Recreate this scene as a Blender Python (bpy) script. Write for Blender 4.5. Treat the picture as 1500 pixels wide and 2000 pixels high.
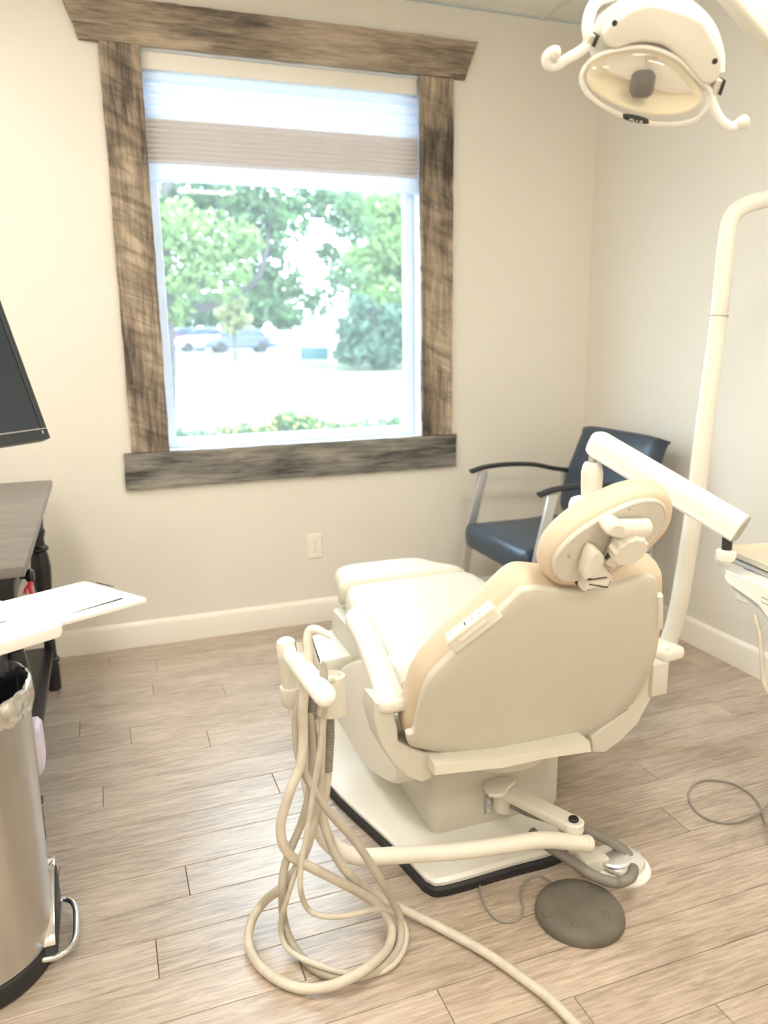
import bpy, bmesh, math, random
from mathutils import Vector, Matrix

random.seed(7)
C = bpy.context.scene.collection
SC = bpy.context.scene
for o in list(bpy.data.objects):
    bpy.data.objects.remove(o)

# ------------------------------------------------------------------ camera
yaw, pitch, roll = 0.345295, 0.219776, 0.0146097
cy, sy, cp, sp = math.cos(yaw), math.sin(yaw), math.cos(pitch), math.sin(pitch)
fwd = Vector((sy * cp, cy * cp, -sp)); rgt = Vector((cy, -sy, 0)); dwn = fwd.cross(rgt)
r2 = rgt * math.cos(roll) + dwn * math.sin(roll); d2 = dwn * math.cos(roll) - rgt * math.sin(roll)
cam = bpy.data.cameras.new('camera'); co = bpy.data.objects.new('camera', cam); C.objects.link(co)
co.matrix_world = Matrix((( r2.x, -d2.x, -fwd.x, 0), (r2.y, -d2.y, -fwd.y, 0), (r2.z, -d2.z, -fwd.z, 1.325), (0, 0, 0, 1)))
cam.sensor_fit = 'VERTICAL'; cam.sensor_height = 36; cam.sensor_width = 27; cam.lens = 27.206
cam.clip_start = 0.05; cam.clip_end = 500
cam.dof.use_dof = True; cam.dof.focus_distance = 1.9; cam.dof.aperture_fstop = 2.4
SC.camera = co
# ------------------------------------------------------------------ sky, sun, lights, exposure
SC.view_settings.view_transform = 'Standard'; SC.view_settings.look = 'None'
SC.view_settings.exposure = 1.3; SC.view_settings.gamma = 1.0; SC.view_settings.use_curve_mapping = False
W = bpy.data.worlds.new('sky'); SC.world = W; W.use_nodes = True
bg = W.node_tree.nodes['Background']; bg.inputs[0].default_value = (0.72, 0.88, 1.0, 1); bg.inputs[1].default_value = 4.2
sun = bpy.data.lights.new('sun', 'SUN'); sun.energy = 2.5; sun.angle = 0.01; sun.color = (1, 0.96, 0.88)
so = bpy.data.objects.new('sun', sun); C.objects.link(so); so.location = (0, -10, 20)
so.rotation_euler = Vector((0.35, 0.75, -1.0)).to_track_quat('-Z', 'Y').to_euler()
PANEL_STRENGTH = 11.0     # emission of the ceiling light diffusers
PANEL_COLOR = (1.0, 0.945, 0.85)
if hasattr(SC.cycles, 'max_bounces'):
    SC.cycles.max_bounces = 8; SC.cycles.diffuse_bounces = 5; SC.cycles.transparent_max_bounces = 12

# ------------------------------------------------------------------ materials
def mat(name, color, rough=0.5, metal=0.0, var=0.04, scale=8.0, bump=0.0, bscale=60.0, emit=0.0, coat=0.0,
        trans=0.0, alpha=1.0, sss=0.0, spec=0.5, aniso=None, tint=None):
    m = bpy.data.materials.new(name); m.use_nodes = True
    nt = m.node_tree; N = nt.nodes; L = nt.links; b = N['Principled BSDF']
    tc = N.new('ShaderNodeTexCoord'); nz = N.new('ShaderNodeTexNoise'); nz.inputs['Scale'].default_value = scale
    nz.inputs['Detail'].default_value = 4
    mp = N.new('ShaderNodeMapping'); L.new(tc.outputs['Object'], mp.inputs[0]); L.new(mp.outputs[0], nz.inputs['Vector'])
    if aniso: mp.inputs['Scale'].default_value = aniso
    cr = N.new('ShaderNodeValToRGB')
    lo = tuple(max(0, c * (1 - var)) for c in color); hi = tuple(min(1, c * (1 + var)) for c in color)
    if tint: lo = tint
    cr.color_ramp.elements[0].position = 0.3; cr.color_ramp.elements[0].color = (*lo, 1)
    cr.color_ramp.elements[1].position = 0.7; cr.color_ramp.elements[1].color = (*hi, 1)
    L.new(nz.outputs['Fac'], cr.inputs[0]); L.new(cr.outputs[0], b.inputs['Base Color'])
    b.inputs['Roughness'].default_value = rough; b.inputs['Metallic'].default_value = metal
    b.inputs['Coat Weight'].default_value = coat; b.inputs['Specular IOR Level'].default_value = spec
    b.inputs['Transmission Weight'].default_value = trans; b.inputs['Alpha'].default_value = alpha
    if sss: b.inputs['Subsurface Weight'].default_value = sss
    if emit:
        b.inputs['Emission Color'].default_value = (*color, 1); b.inputs['Emission Strength'].default_value = emit
    if bump:
        n2 = N.new('ShaderNodeTexNoise'); n2.inputs['Scale'].default_value = bscale; n2.inputs['Detail'].default_value = 3
        L.new(mp.outputs[0], n2.inputs['Vector'])
        bp = N.new('ShaderNodeBump'); bp.inputs['Strength'].default_value = bump; bp.inputs['Distance'].default_value = 0.002
        L.new(n2.outputs['Fac'], bp.inputs['Height']); L.new(bp.outputs[0], b.inputs['Normal'])
    return m

def wood_mat(name, cols, axis=0, knots=0.5, rough=0.8, grain=90.0, bump=0.4, rand=0.1, saw=0.0):
    """grain runs along the object's axis; cols = dark, mid, light"""
    m = bpy.data.materials.new(name); m.use_nodes = True
    nt = m.node_tree; N = nt.nodes; L = nt.links; b = N['Principled BSDF']
    tc = N.new('ShaderNodeTexCoord'); oi = N.new('ShaderNodeObjectInfo')
    ad = N.new('ShaderNodeVectorMath'); ad.operation = 'MULTIPLY_ADD'
    cx = N.new('ShaderNodeCombineXYZ')
    for k in range(3): L.new(oi.outputs['Random'], cx.inputs[k])
    ad.inputs[1].default_value = (37.0, 23.0, 11.0); L.new(cx.outputs[0], ad.inputs[0]); L.new(tc.outputs['Object'], ad.inputs[2])
    s = [grain, grain, grain]; s[axis] = grain * 0.085
    mp = N.new('ShaderNodeMapping'); mp.inputs['Scale'].default_value = s; L.new(ad.outputs[0], mp.inputs[0])
    g = N.new('ShaderNodeTexNoise'); g.inputs['Scale'].default_value = 1.0; g.inputs['Detail'].default_value = 8
    g.inputs['Roughness'].default_value = 0.65; g.inputs['Distortion'].default_value = 0.6; L.new(mp.outputs[0], g.inputs['Vector'])
    s2 = [9.0] * 3; s2[axis] = 2.2
    mp2 = N.new('ShaderNodeMapping'); mp2.inputs['Scale'].default_value = s2; L.new(ad.outputs[0], mp2.inputs[0])
    big = N.new('ShaderNodeTexNoise'); big.inputs['Scale'].default_value = 1.0; big.inputs['Detail'].default_value = 5
    L.new(mp2.outputs[0], big.inputs['Vector'])
    mx = N.new('ShaderNodeMath'); mx.operation = 'MULTIPLY_ADD'; mx.inputs[1].default_value = knots
    L.new(big.outputs['Fac'], mx.inputs[0])
    m3 = N.new('ShaderNodeMath'); m3.operation = 'MULTIPLY'; m3.inputs[1].default_value = 1 - knots
    L.new(g.outputs['Fac'], m3.inputs[0]); L.new(m3.outputs[0], mx.inputs[2])
    cr = N.new('ShaderNodeValToRGB'); e = cr.color_ramp.elements
    e[0].position = 0.38; e[0].color = (*cols[0], 1); e[1].position = 0.61; e[1].color = (*cols[2], 1)
    q = e.new(0.49); q.color = (*cols[1], 1); L.new(mx.outputs[0], cr.inputs[0])
    out = cr.outputs[0]
    if saw:
        # saw marks and weather stains: slanted irregular dark streaks across the board
        wv = N.new('ShaderNodeTexNoise'); wv.inputs['Scale'].default_value = 1.0; wv.inputs['Detail'].default_value = 6
        wv.inputs['Roughness'].default_value = 0.7; wv.inputs['Distortion'].default_value = 0.9
        mp3 = N.new('ShaderNodeMapping'); mp3.vector_type = 'TEXTURE'; mp3.inputs['Rotation'].default_value = (0.0, 0.45, 0.0)
        mp3.inputs['Scale'].default_value = (0.34, 0.34, 0.075); L.new(ad.outputs[0], mp3.inputs[0]); L.new(mp3.outputs[0], wv.inputs['Vector'])
        c2 = N.new('ShaderNodeValToRGB'); c2.color_ramp.elements[0].position = 0.38; c2.color_ramp.elements[0].color = (1 - saw,) * 3 + (1,)
        c2.color_ramp.elements[1].position = 0.56; c2.color_ramp.elements[1].color = (1, 1, 1, 1)
        L.new(wv.outputs['Fac'], c2.inputs[0])
        mm = N.new('ShaderNodeMix'); mm.data_type = 'RGBA'; mm.blend_type = 'MULTIPLY'; mm.inputs[0].default_value = 1
        L.new(out, mm.inputs[6]); L.new(c2.outputs[0], mm.inputs[7]); out = mm.outputs[2]
    hs = N.new('ShaderNodeHueSaturation'); L.new(out, hs.inputs['Color'])
    vr = N.new('ShaderNodeMapRange'); vr.inputs[3].default_value = 1 - rand; vr.inputs[4].default_value = 1 + rand
    L.new(oi.outputs['Random'], vr.inputs[0]); L.new(vr.outputs[0], hs.inputs['Value'])
    L.new(hs.outputs[0], b.inputs['Base Color']); b.inputs['Roughness'].default_value = rough
    bp = N.new('ShaderNodeBump'); bp.inputs['Strength'].default_value = bump; bp.inputs['Distance'].default_value = 0.002
    L.new(g.outputs['Fac'], bp.inputs['Height']); L.new(bp.outputs[0], b.inputs['Normal'])
    return m

M = {}
M['wall'] = mat('wall_paint', (0.78, 0.745, 0.67), 0.75, var=0.012, scale=3, bump=0.08, bscale=160)
M['ceiling'] = mat('ceiling_tile', (0.80, 0.78, 0.73), 0.9, var=0.03, scale=60, bump=0.3, bscale=200)
M['tbar'] = mat('ceiling_grid', (0.70, 0.67, 0.60), 0.5)
M['trim'] = mat('white_trim', (0.88, 0.845, 0.76), 0.35, var=0.01)
M['plank'] = wood_mat('floor_plank', ((0.30, 0.235, 0.18), (0.43, 0.345, 0.27), (0.57, 0.475, 0.385)), 0, 0.3, 0.33, 120, 0.25, 0.05)
M['plank'].node_tree.nodes['Principled BSDF'].inputs['Specular IOR Level'].default_value = 0.9
M['subfloor'] = mat('floor_joint', (0.14, 0.10, 0.07), 0.9)
BW = ((0.08, 0.065, 0.055), (0.29, 0.23, 0.175), (0.54, 0.44, 0.325))
BG = ((0.055, 0.053, 0.052), (0.19, 0.18, 0.165), (0.36, 0.33, 0.285))
M['barn_x'] = wood_mat('barn_board_horizontal', ((0.10, 0.08, 0.065), (0.30, 0.24, 0.18), (0.50, 0.41, 0.31)), 0, 0.55, 0.9, 80, 0.8, 0.05)
M['barn_z'] = wood_mat('barn_board_vertical', BW, 2, 0.55, 0.9, 60, 0.8, 0.05, saw=0.5)
M['barn_g'] = wood_mat('barn_board_grey', BG, 0, 0.5, 0.9, 70, 0.8, 0.05)
M['shell'] = mat('cream_plastic', (0.64, 0.61, 0.53), 0.42, var=0.015, scale=4)
M['cream'] = mat('light_cream_plastic', (0.76, 0.73, 0.64), 0.35, var=0.01)
M['white'] = mat('white_enamel', (0.88, 0.87, 0.82), 0.25, var=0.01)
M['vinyl'] = mat('cream_vinyl', (0.64, 0.60, 0.49), 0.5, var=0.02, scale=5, bump=0.15, bscale=300)
M['tan'] = mat('tan_vinyl', (0.68, 0.565, 0.42), 0.5, var=0.03, scale=5, bump=0.15, bscale=300)
M['hose'] = mat('beige_hose', (0.44, 0.395, 0.32), 0.5, var=0.08, scale=30)
M['hose_light'] = mat('light_beige_hose', (0.58, 0.53, 0.44), 0.5, var=0.10, scale=30)
M['corr'] = mat('grey_corrugated_hose', (0.24, 0.22, 0.19), 0.6, var=0.05)
M['cable'] = mat('grey_cable', (0.30, 0.28, 0.25), 0.5)
M['rubber'] = mat('brown_rubber', (0.14, 0.125, 0.10), 0.7, var=0.18, scale=14, bump=0.2, bscale=120)
M['black'] = mat('black_rubber', (0.02, 0.02, 0.022), 0.55)
M['blackpaint'] = mat('black_painted_wood', (0.018, 0.017, 0.018), 0.3, var=0.2)
M['tabletop'] = mat('dark_grey_wood', (0.17, 0.15, 0.13), 0.32, var=0.15, scale=6, aniso=(1, 4, 1), tint=(0.11, 0.10, 0.09))
M['navy'] = mat('navy_vinyl', (0.032, 0.052, 0.08), 0.36, var=0.08, bump=0.2, bscale=250)
M['silver'] = mat('silver_paint', (0.55, 0.55, 0.55), 0.35, 0.6)
M['chrome'] = mat('chrome', (0.86, 0.86, 0.86), 0.08, 1.0, var=0.01)
M['polished'] = mat('polished_metal', (0.93, 0.93, 0.92), 0.28, 0.9, var=0.01)
M['steel'] = mat('brushed_steel', (0.58, 0.56, 0.53), 0.30, 1.0, var=0.05, scale=40, aniso=(1, 1, 0.05), bump=0.05, bscale=200)
M['grey'] = mat('grey_plastic', (0.40, 0.37, 0.31), 0.45)
M['darkgrey'] = mat('dark_grey_plastic', (0.035, 0.032, 0.028), 0.35)
M['screen'] = mat('dark_screen', (0.022, 0.032, 0.042), 0.22, var=0.02)
M['bezel'] = mat('monitor_bezel', (0.022, 0.028, 0.032), 0.4)
M['paper'] = mat('paper', (0.93, 0.92, 0.90), 0.8, var=0.005)
M['ink'] = mat('black_print', (0.03, 0.03, 0.035), 0.7)
M['inkgrey'] = mat('grey_print', (0.33, 0.31, 0.25), 0.7)
M['reflector'] = mat('lamp_reflector', (0.95, 0.90, 0.70), 0.35, 0.0, var=0.05)
M['lilac'] = mat('lilac_wrap', (0.72, 0.64, 0.76), 0.4, var=0.1)
M['red'] = mat('red_ribbon', (0.55, 0.03, 0.06), 0.6)
M['foil'] = mat('crinkled_foil', (0.75, 0.72, 0.66), 0.25, 0.9, var=0.3, scale=50, bump=1.0, bscale=60)
M['liner'] = mat('black_bag', (0.015, 0.015, 0.02), 0.15, var=0.3, bump=1.0, bscale=45)
M['frame'] = mat('sky_tinted_vinyl_frame', (0.74, 0.81, 0.90), 0.4)  # white vinyl with the blue of the sky light put into its colour
M['tray'] = mat('tray_beige', (0.68, 0.62, 0.50), 0.45)
M['panel'] = mat('light_diffuser', PANEL_COLOR, 0.5, emit=PANEL_STRENGTH, var=0.0)
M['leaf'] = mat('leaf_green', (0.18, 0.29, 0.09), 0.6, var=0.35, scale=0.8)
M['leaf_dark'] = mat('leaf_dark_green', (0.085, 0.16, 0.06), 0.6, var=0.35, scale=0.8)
M['spruce'] = mat('spruce_green', (0.08, 0.16, 0.10), 0.6, var=0.35, scale=0.8)
M['leaf_yellow'] = mat('leaf_yellow', (0.24, 0.26, 0.12), 0.6, var=0.3)
M['bark'] = mat('bark', (0.08, 0.07, 0.07), 0.9, var=0.2, scale=10, bump=0.5)
M['grass'] = mat('lawn', (0.105, 0.13, 0.06), 0.9, var=0.3, scale=2)
M['road'] = mat('asphalt', (0.16, 0.17, 0.18), 0.9, var=0.06, scale=1)
M['walk'] = mat('concrete', (0.30, 0.30, 0.30), 0.9, var=0.05)
M['mulch'] = mat('mulch_bed', (0.05, 0.07, 0.075), 0.9, var=0.4, scale=8)
M['teal'] = mat('teal_panel', (0.035, 0.10, 0.12), 0.5)
M['carred'] = mat('red_car_paint', (0.22, 0.03, 0.06), 0.3, coat=0.5)
M['carblue'] = mat('blue_grey_car_paint', (0.06, 0.08, 0.13), 0.3, coat=0.5)
M['carwhite'] = mat('white_car_paint', (0.85, 0.85, 0.87), 0.3, coat=0.5)
M['carglass'] = mat('car_glass', (0.04, 0.06, 0.09), 0.1)
M['flower'] = mat('yellow_flower', (0.30, 0.25, 0.08), 0.7, var=0.2)
M['stone'] = mat('pale_stone', (0.30, 0.30, 0.29), 0.8, var=0.1)

def clear_mat(name, tint, fac, rough=0.02):
    """see-through sheet: straight-through transparency with a glossy surface on top"""
    m = bpy.data.materials.new(name); m.use_nodes = True; nt = m.node_tree; N = nt.nodes; L = nt.links
    N.remove(N['Principled BSDF']); out = N['Material Output']
    t = N.new('ShaderNodeBsdfTransparent'); t.inputs[0].default_value = (*tint, 1)
    nz = N.new('ShaderNodeTexNoise'); nz.inputs['Scale'].default_value = 3
    g = N.new('ShaderNodeBsdfGlossy'); g.inputs['Roughness'].default_value = rough
    mr = N.new('ShaderNodeMapRange'); mr.inputs[3].default_value = fac * 0.9; mr.inputs[4].default_value = fac * 1.1
    L.new(nz.outputs['Fac'], mr.inputs[0])
    mx = N.new('ShaderNodeMixShader'); L.new(mr.outputs[0], mx.inputs[0]); L.new(t.outputs[0], mx.inputs[1]); L.new(g.outputs[0], mx.inputs[2])
    L.new(mx.outputs[0], out.inputs[0]); return m
M['glass'] = clear_mat('window_glass', (0.96, 0.98, 0.98), 0.02)
def glare_veil(m, f):
    N = m.node_tree.nodes; L = m.node_tree.links; d = N.new('ShaderNodeBsdfTranslucent'); d.inputs[0].default_value = (0.9, 0.95, 0.97, 1)
    mx = N.new('ShaderNodeMixShader'); mx.inputs[0].default_value = f; out = N['Material Output']; src = out.inputs[0].links[0].from_socket
    L.new(src, mx.inputs[1]); L.new(d.outputs[0], mx.inputs[2]); L.new(mx.outputs[0], out.inputs[0])
glare_veil(M['glass'], 0.03)  # outdoor glare mixed into the pane as a pale veil
def shield_mat():
    m = clear_mat('clear_shield', (0.97, 0.95, 0.92), 0.08, 0.1); N = m.node_tree.nodes; L = m.node_tree.links
    d = N.new('ShaderNodeBsdfDiffuse'); d.inputs[0].default_value = (0.95, 0.92, 0.86, 1)
    mx = N.new('ShaderNodeMixShader'); mx.inputs[0].default_value = 0.10
    out = N['Material Output']; src = out.inputs[0].links[0].from_socket
    L.new(src, mx.inputs[1]); L.new(d.outputs[0], mx.inputs[2]); L.new(mx.outputs[0], out.inputs[0]); return m
M['shield'] = shield_mat()
def translucent_mat(name, col, f):
    m = mat(name, col, 0.8, var=0.02); N = m.node_tree.nodes; L = m.node_tree.links
    t = N.new('ShaderNodeBsdfTranslucent'); t.inputs[0].default_value = (*col, 1)
    mx = N.new('ShaderNodeMixShader'); mx.inputs[0].default_value = f; out = N['Material Output']
    L.new(N['Principled BSDF'].outputs[0], mx.inputs[1]); L.new(t.outputs[0], mx.inputs[2]); L.new(mx.outputs[0], out.inputs[0]); return m
M['blind'] = translucent_mat('blind_fabric', (0.88, 0.83, 0.80), 0.3)
M['sheer'] = translucent_mat('sheer_blind', (0.86, 0.90, 0.96), 0.5)
for k in ('leaf', 'leaf_dark', 'spruce', 'leaf_yellow'):
    m = M[k]; N = m.node_tree.nodes; L = m.node_tree.links
    t = N.new('ShaderNodeBsdfTranslucent'); t.inputs[0].default_value = tuple(min(1, 1.5 * c) for c in {'leaf': (0.15, 0.23, 0.07), 'leaf_dark': (0.07, 0.12, 0.045), 'spruce': (0.05, 0.09, 0.07), 'leaf_yellow': (0.17, 0.19, 0.08)}[k]) + (1,)
    mx = N.new('ShaderNodeMixShader'); mx.inputs[0].default_value = 0.35; out = N['Material Output']
    L.new(N['Principled BSDF'].outputs[0], mx.inputs[1]); L.new(t.outputs[0], mx.inputs[2]); L.new(mx.outputs[0], out.inputs[0])

# ------------------------------------------------------------------ mesh helpers
def V(*a): return Vector(a[0] if len(a) == 1 else a)
def smooth_closed(p, sub=4):
    n = len(p); out = []; p = [Vector(q) for q in p]
    for i in range(n):
        a, b, c, d = p[i - 1], p[i], p[(i + 1) % n], p[(i + 2) % n]
        for k in range(sub):
            t = k / sub
            out.append(0.5 * ((2 * b) + (c - a) * t + (2 * a - 5 * b + 4 * c - d) * t * t + (3 * b - a - 3 * c + d) * t ** 3))
    return out
def smooth_open(p, sub=6, extra=None):
    p = [Vector(q) for q in p]; q = [2 * p[0] - p[1]] + p + [2 * p[-1] - p[-2]]; out = []
    for i in range(1, len(q) - 2):
        a, b, c, d = q[i - 1:i + 3]
        for k in range(sub):
            t = k / sub
            out.append(0.5 * ((2 * b) + (c - a) * t + (2 * a - 5 * b + 4 * c - d) * t * t + (3 * b - a - 3 * c + d) * t ** 3))
    out.append(p[-1].copy()); return out
def expand(p, e):
    if e < -0.0145:      # deep inset: shrink towards the middle so the outline never folds over
        x0, x1 = min(q.x for q in p), max(q.x for q in p); y0, y1 = min(q.y for q in p), max(q.y for q in p)
        cx, cy_ = sum(q.x for q in p) / len(p), sum(q.y for q in p) / len(p)
        kx, ky = max(0.05, 1 + e / ((x1 - x0) / 2)), max(0.05, 1 + e / ((y1 - y0) / 2))
        return [Vector((cx + (q.x - cx) * kx, cy_ + (q.y - cy_) * ky)) for q in p]
    n = len(p); area = sum(p[i - 1].x * p[i].y - p[i].x * p[i - 1].y for i in range(n)); s = 1 if area > 0 else -1
    out = []
    for i in range(n):
        t = (p[(i + 1) % n] - p[i - 1]); nn = Vector((t.y, -t.x)).normalized() * s
        out.append(p[i] + nn * e)
    return out
def round_rect(w, h, r, n=5, cx=0, cy=0):
    out = []
    for (sx, sy, a0) in ((1, 1, 0), (-1, 1, 90), (-1, -1, 180), (1, -1, 270)):
        for k in range(n):
            a = math.radians(a0 + 90 * k / (n - 1))
            out.append(Vector((cx + sx * (w / 2 - r) + r * math.cos(a), cy + sy * (h / 2 - r) + r * math.sin(a))))
    return out
def oval(cx, cy, a, b, rot=0, n=40, e=2.0):
    out = []
    for k in range(n):
        t = 2 * math.pi * k / n; c, s = math.cos(t), math.sin(t)
        x = a * math.copysign(abs(c) ** (2 / e), c); y = b * math.copysign(abs(s) ** (2 / e), s)
        out.append(Vector((cx + x * math.cos(rot) - y * math.sin(rot), cy + x * math.sin(rot) + y * math.cos(rot))))
    return out
class MB:
    def __init__(s): s.bm = bmesh.new()
    def box(s, c, size, rot=None, bevel=0.0, seg=2):
        b = bmesh.new(); bmesh.ops.create_cube(b, size=1)
        bmesh.ops.scale(b, vec=size, verts=b.verts)
        if bevel: bmesh.ops.bevel(b, geom=b.edges[:], offset=bevel, segments=seg, affect='EDGES', profile=0.5)
        m = Matrix.Translation(V(c)) @ (rot.to_matrix().to_4x4() if hasattr(rot, 'to_matrix') else (rot.to_4x4() if rot is not None else Matrix.Identity(4)))
        bmesh.ops.transform(b, matrix=m, verts=b.verts); s.add(b); return s
    def span(s, a, b, bevel=0.0, seg=2):
        a, b = V(a), V(b); return s.box((a + b) / 2, tuple(abs(b[i] - a[i]) for i in range(3)), None, bevel, seg)
    def add(s, b):
        me = bpy.data.meshes.new('t'); b.to_mesh(me); b.free(); s.bm.from_mesh(me); bpy.data.meshes.remove(me)
    def loft(s, frame, outline, rings, cap0=True, cap1=True):
        o, u, v, n = [V(q) for q in frame]; loops = []; bm = s.bm
        for e, off in rings:
            pts = expand(outline, e) if e else outline
            loops.append([bm.verts.new(o + u * p.x + v * p.y + n * off) for p in pts])
        k = len(outline); fs = []
        for a, b in zip(loops, loops[1:]):
            for i in range(k): fs.append(bm.faces.new((a[i - 1], a[i], b[i], b[i - 1])))
        if cap0: fs.append(bm.faces.new(loops[0][::-1]))
        if cap1: fs.append(bm.faces.new(loops[-1]))
        bmesh.ops.recalc_face_normals(bm, faces=fs); return s
    def tube(s, pts, r, seg=12, sub=6, flat=1.0, up=None, caps=True, ridge=0.0):
        p = smooth_open(pts, sub) if sub > 1 else [V(q) for q in pts]; bm = s.bm; rings = []
        rr = r if isinstance(r, (list, tuple)) else [r] * 2
        t = (p[1] - p[0]).normalized(); a = Vector(up) if up else Vector((0, 0, 1))
        if abs(t.dot(a)) > 0.95: a = Vector((1, 0, 0))
        x = (a - t * a.dot(t)).normalized()
        for i, q in enumerate(p):
            t2 = (p[min(i + 1, len(p) - 1)] - p[max(i - 1, 0)])
            t2 = t2.normalized() if t2.length > 1e-9 else t
            x = (x - t2 * x.dot(t2)).normalized(); y = t2.cross(x)
            f = i / (len(p) - 1) * (len(rr) - 1); k = min(int(f), len(rr) - 2); R = rr[k] + (rr[k + 1] - rr[k]) * (f - k)
            if ridge and i % 2: R *= 1 - ridge
            rings.append([bm.verts.new(q + (x * math.cos(h) * flat + y * math.sin(h)) * R) for h in [2 * math.pi * j / seg for j in range(seg)]])
        fs = []
        for A, B in zip(rings, rings[1:]):
            for j in range(seg): fs.append(bm.faces.new((A[j - 1], A[j], B[j], B[j - 1])))
        if caps: fs += [bm.faces.new(rings[0][::-1]), bm.faces.new(rings[-1])]
        bmesh.ops.recalc_face_normals(bm, faces=fs); return s
    def lathe(s, prof, o=(0, 0, 0), axis=(0, 0, 1), seg=28, capped=True):
        z = V(axis).normalized(); a = Vector((1, 0, 0)) if abs(z.x) < 0.9 else Vector((0, 1, 0)); x = (a - z * a.dot(z)).normalized(); y = z.cross(x)
        o = V(o); bm = s.bm; rings = []
        for r, h in prof:
            rings.append([bm.verts.new(o + z * h + (x * math.cos(t) + y * math.sin(t)) * max(r, 1e-4)) for t in [2 * math.pi * j / seg for j in range(seg)]])
        fs = []
        for A, B in zip(rings, rings[1:]):
            for j in range(seg): fs.append(bm.faces.new((A[j - 1], A[j], B[j], B[j - 1])))
        if capped: fs += [bm.faces.new(rings[0][::-1]), bm.faces.new(rings[-1])]
        bmesh.ops.recalc_face_normals(bm, faces=fs); return s
    def beam(s, p, q, w, h, bevel=0.0, up=(0, 0, 1), seg=3):
        p, q = V(p), V(q); t = (q - p); L_ = t.length; t.normalize(); u = V(up); u = (u - t * u.dot(t)).normalized(); x = u.cross(t)
        R = Matrix((x, t, u)).transposed(); return s.box((p + q) / 2, (w, L_, h), R, bevel, seg)
    def build(s, name, m, parent=None, sharp=35, **tags):
        bm = s.bm; me = bpy.data.meshes.new(name); vs = bm.verts
        if parent is not None: org = parent.get('_w', None); org = V(org) if org is not None else Vector()
        else:
            lo = [min(v.co[i] for v in vs) for i in range(3)]; hi = [max(v.co[i] for v in vs) for i in range(3)]
            org = Vector(((lo[0] + hi[0]) / 2, (lo[1] + hi[1]) / 2, lo[2]))
        c = sum((v.co for v in vs), Vector()) / len(vs) if parent is not None else org
        bmesh.ops.translate(bm, vec=-c, verts=vs); bm.to_mesh(me); bm.free()
        for p in me.polygons: p.use_smooth = len(p.vertices) <= 6
        me.set_sharp_from_angle(angle=math.radians(sharp)); me.materials.append(M[m] if isinstance(m, str) else m)
        o = bpy.data.objects.new(name, me); C.objects.link(o)
        if parent is not None: o.parent = parent; o.location = c - org; o['_w'] = tuple(c)
        else: o.location = org; o['_w'] = tuple(org)
        for k, v in tags.items(): o[k] = v
        return o
def thing(name, label, cat, loc, group=None):
    o = bpy.data.objects.new(name, None); C.objects.link(o); o.location = loc; o['_w'] = tuple(loc)
    o['label'] = label; o['category'] = cat; o.empty_display_size = 0.1
    if group: o['group'] = group
    return o
def struct(name, mb, m, **k): return mb.build(name, m, kind='structure', **k)
def copy_tree(o, loc, label, parent=None):
    c = o.copy(); C.objects.link(c)
    if parent is None: c.location = loc; c['label'] = label
    else: c.parent = parent
    for ch in o.children: copy_tree(ch, None, None, c)
    return c

# ------------------------------------------------------------------ room
XL, XR, YF, YB, ZC = -1.75, 2.35, -1.35, 3.44, 2.735
T = 0.14
OX0, OX1, OZ0, OZ1 = 0.235, 1.452, 0.855, 2.455     # rough window opening
floor = struct('floor', MB().span((XL - T, YF - T, -0.10), (XR + T, YB + T, -0.004)), 'subfloor')
b = MB(); b.span((XL - T, YB, -0.004), (OX0, YB + T, ZC)).span((OX1, YB, -0.004), (XR + T, YB + T, ZC))
b.span((OX0, YB, -0.004), (OX1, YB + T, OZ0)).span((OX0, YB, OZ1), (OX1, YB + T, ZC)); struct('wall_back', b, 'wall')
struct('wall_right', MB().span((XR, YF - T, -0.004), (XR + T, YB, ZC)), 'wall')
struct('wall_left', MB().span((XL - T, YF - T, -0.004), (XL, YB, ZC)), 'wall')
struct('wall_front', MB().span((XL, YF - T, -0.004), (XR, YF, ZC)), 'wall')
def baseboard(name, a, b_, inward):
    a, b_ = V(a), V(b_); t = (b_ - a).normalized(); n = V(inward)
    f = (a, n, V(0, 0, 1), t); L_ = (b_ - a).length
    prof = [V(q) for q in ((0, 0), (0.017, 0), (0.017, 0.094), (0.013, 0.106), (0.006, 0.112), (0, 0.114))]
    return struct(name, MB().loft(f, prof, [(0, 0), (0, L_)]), 'trim')
baseboard('baseboard_back', (XL, YB, 0), (XR, YB, 0), (0, -1, 0))
baseboard('baseboard_right', (XR, YF, 0), (XR, YB - 0.018, 0), (-1, 0, 0))
baseboard('baseboard_left', (XL, YF, 0), (XL, YB - 0.018, 0), (1, 0, 0))
baseboard('baseboard_front', (XL + 0.018, YF, 0), (XR - 0.018, YF, 0), (0, 1, 0))
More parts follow.
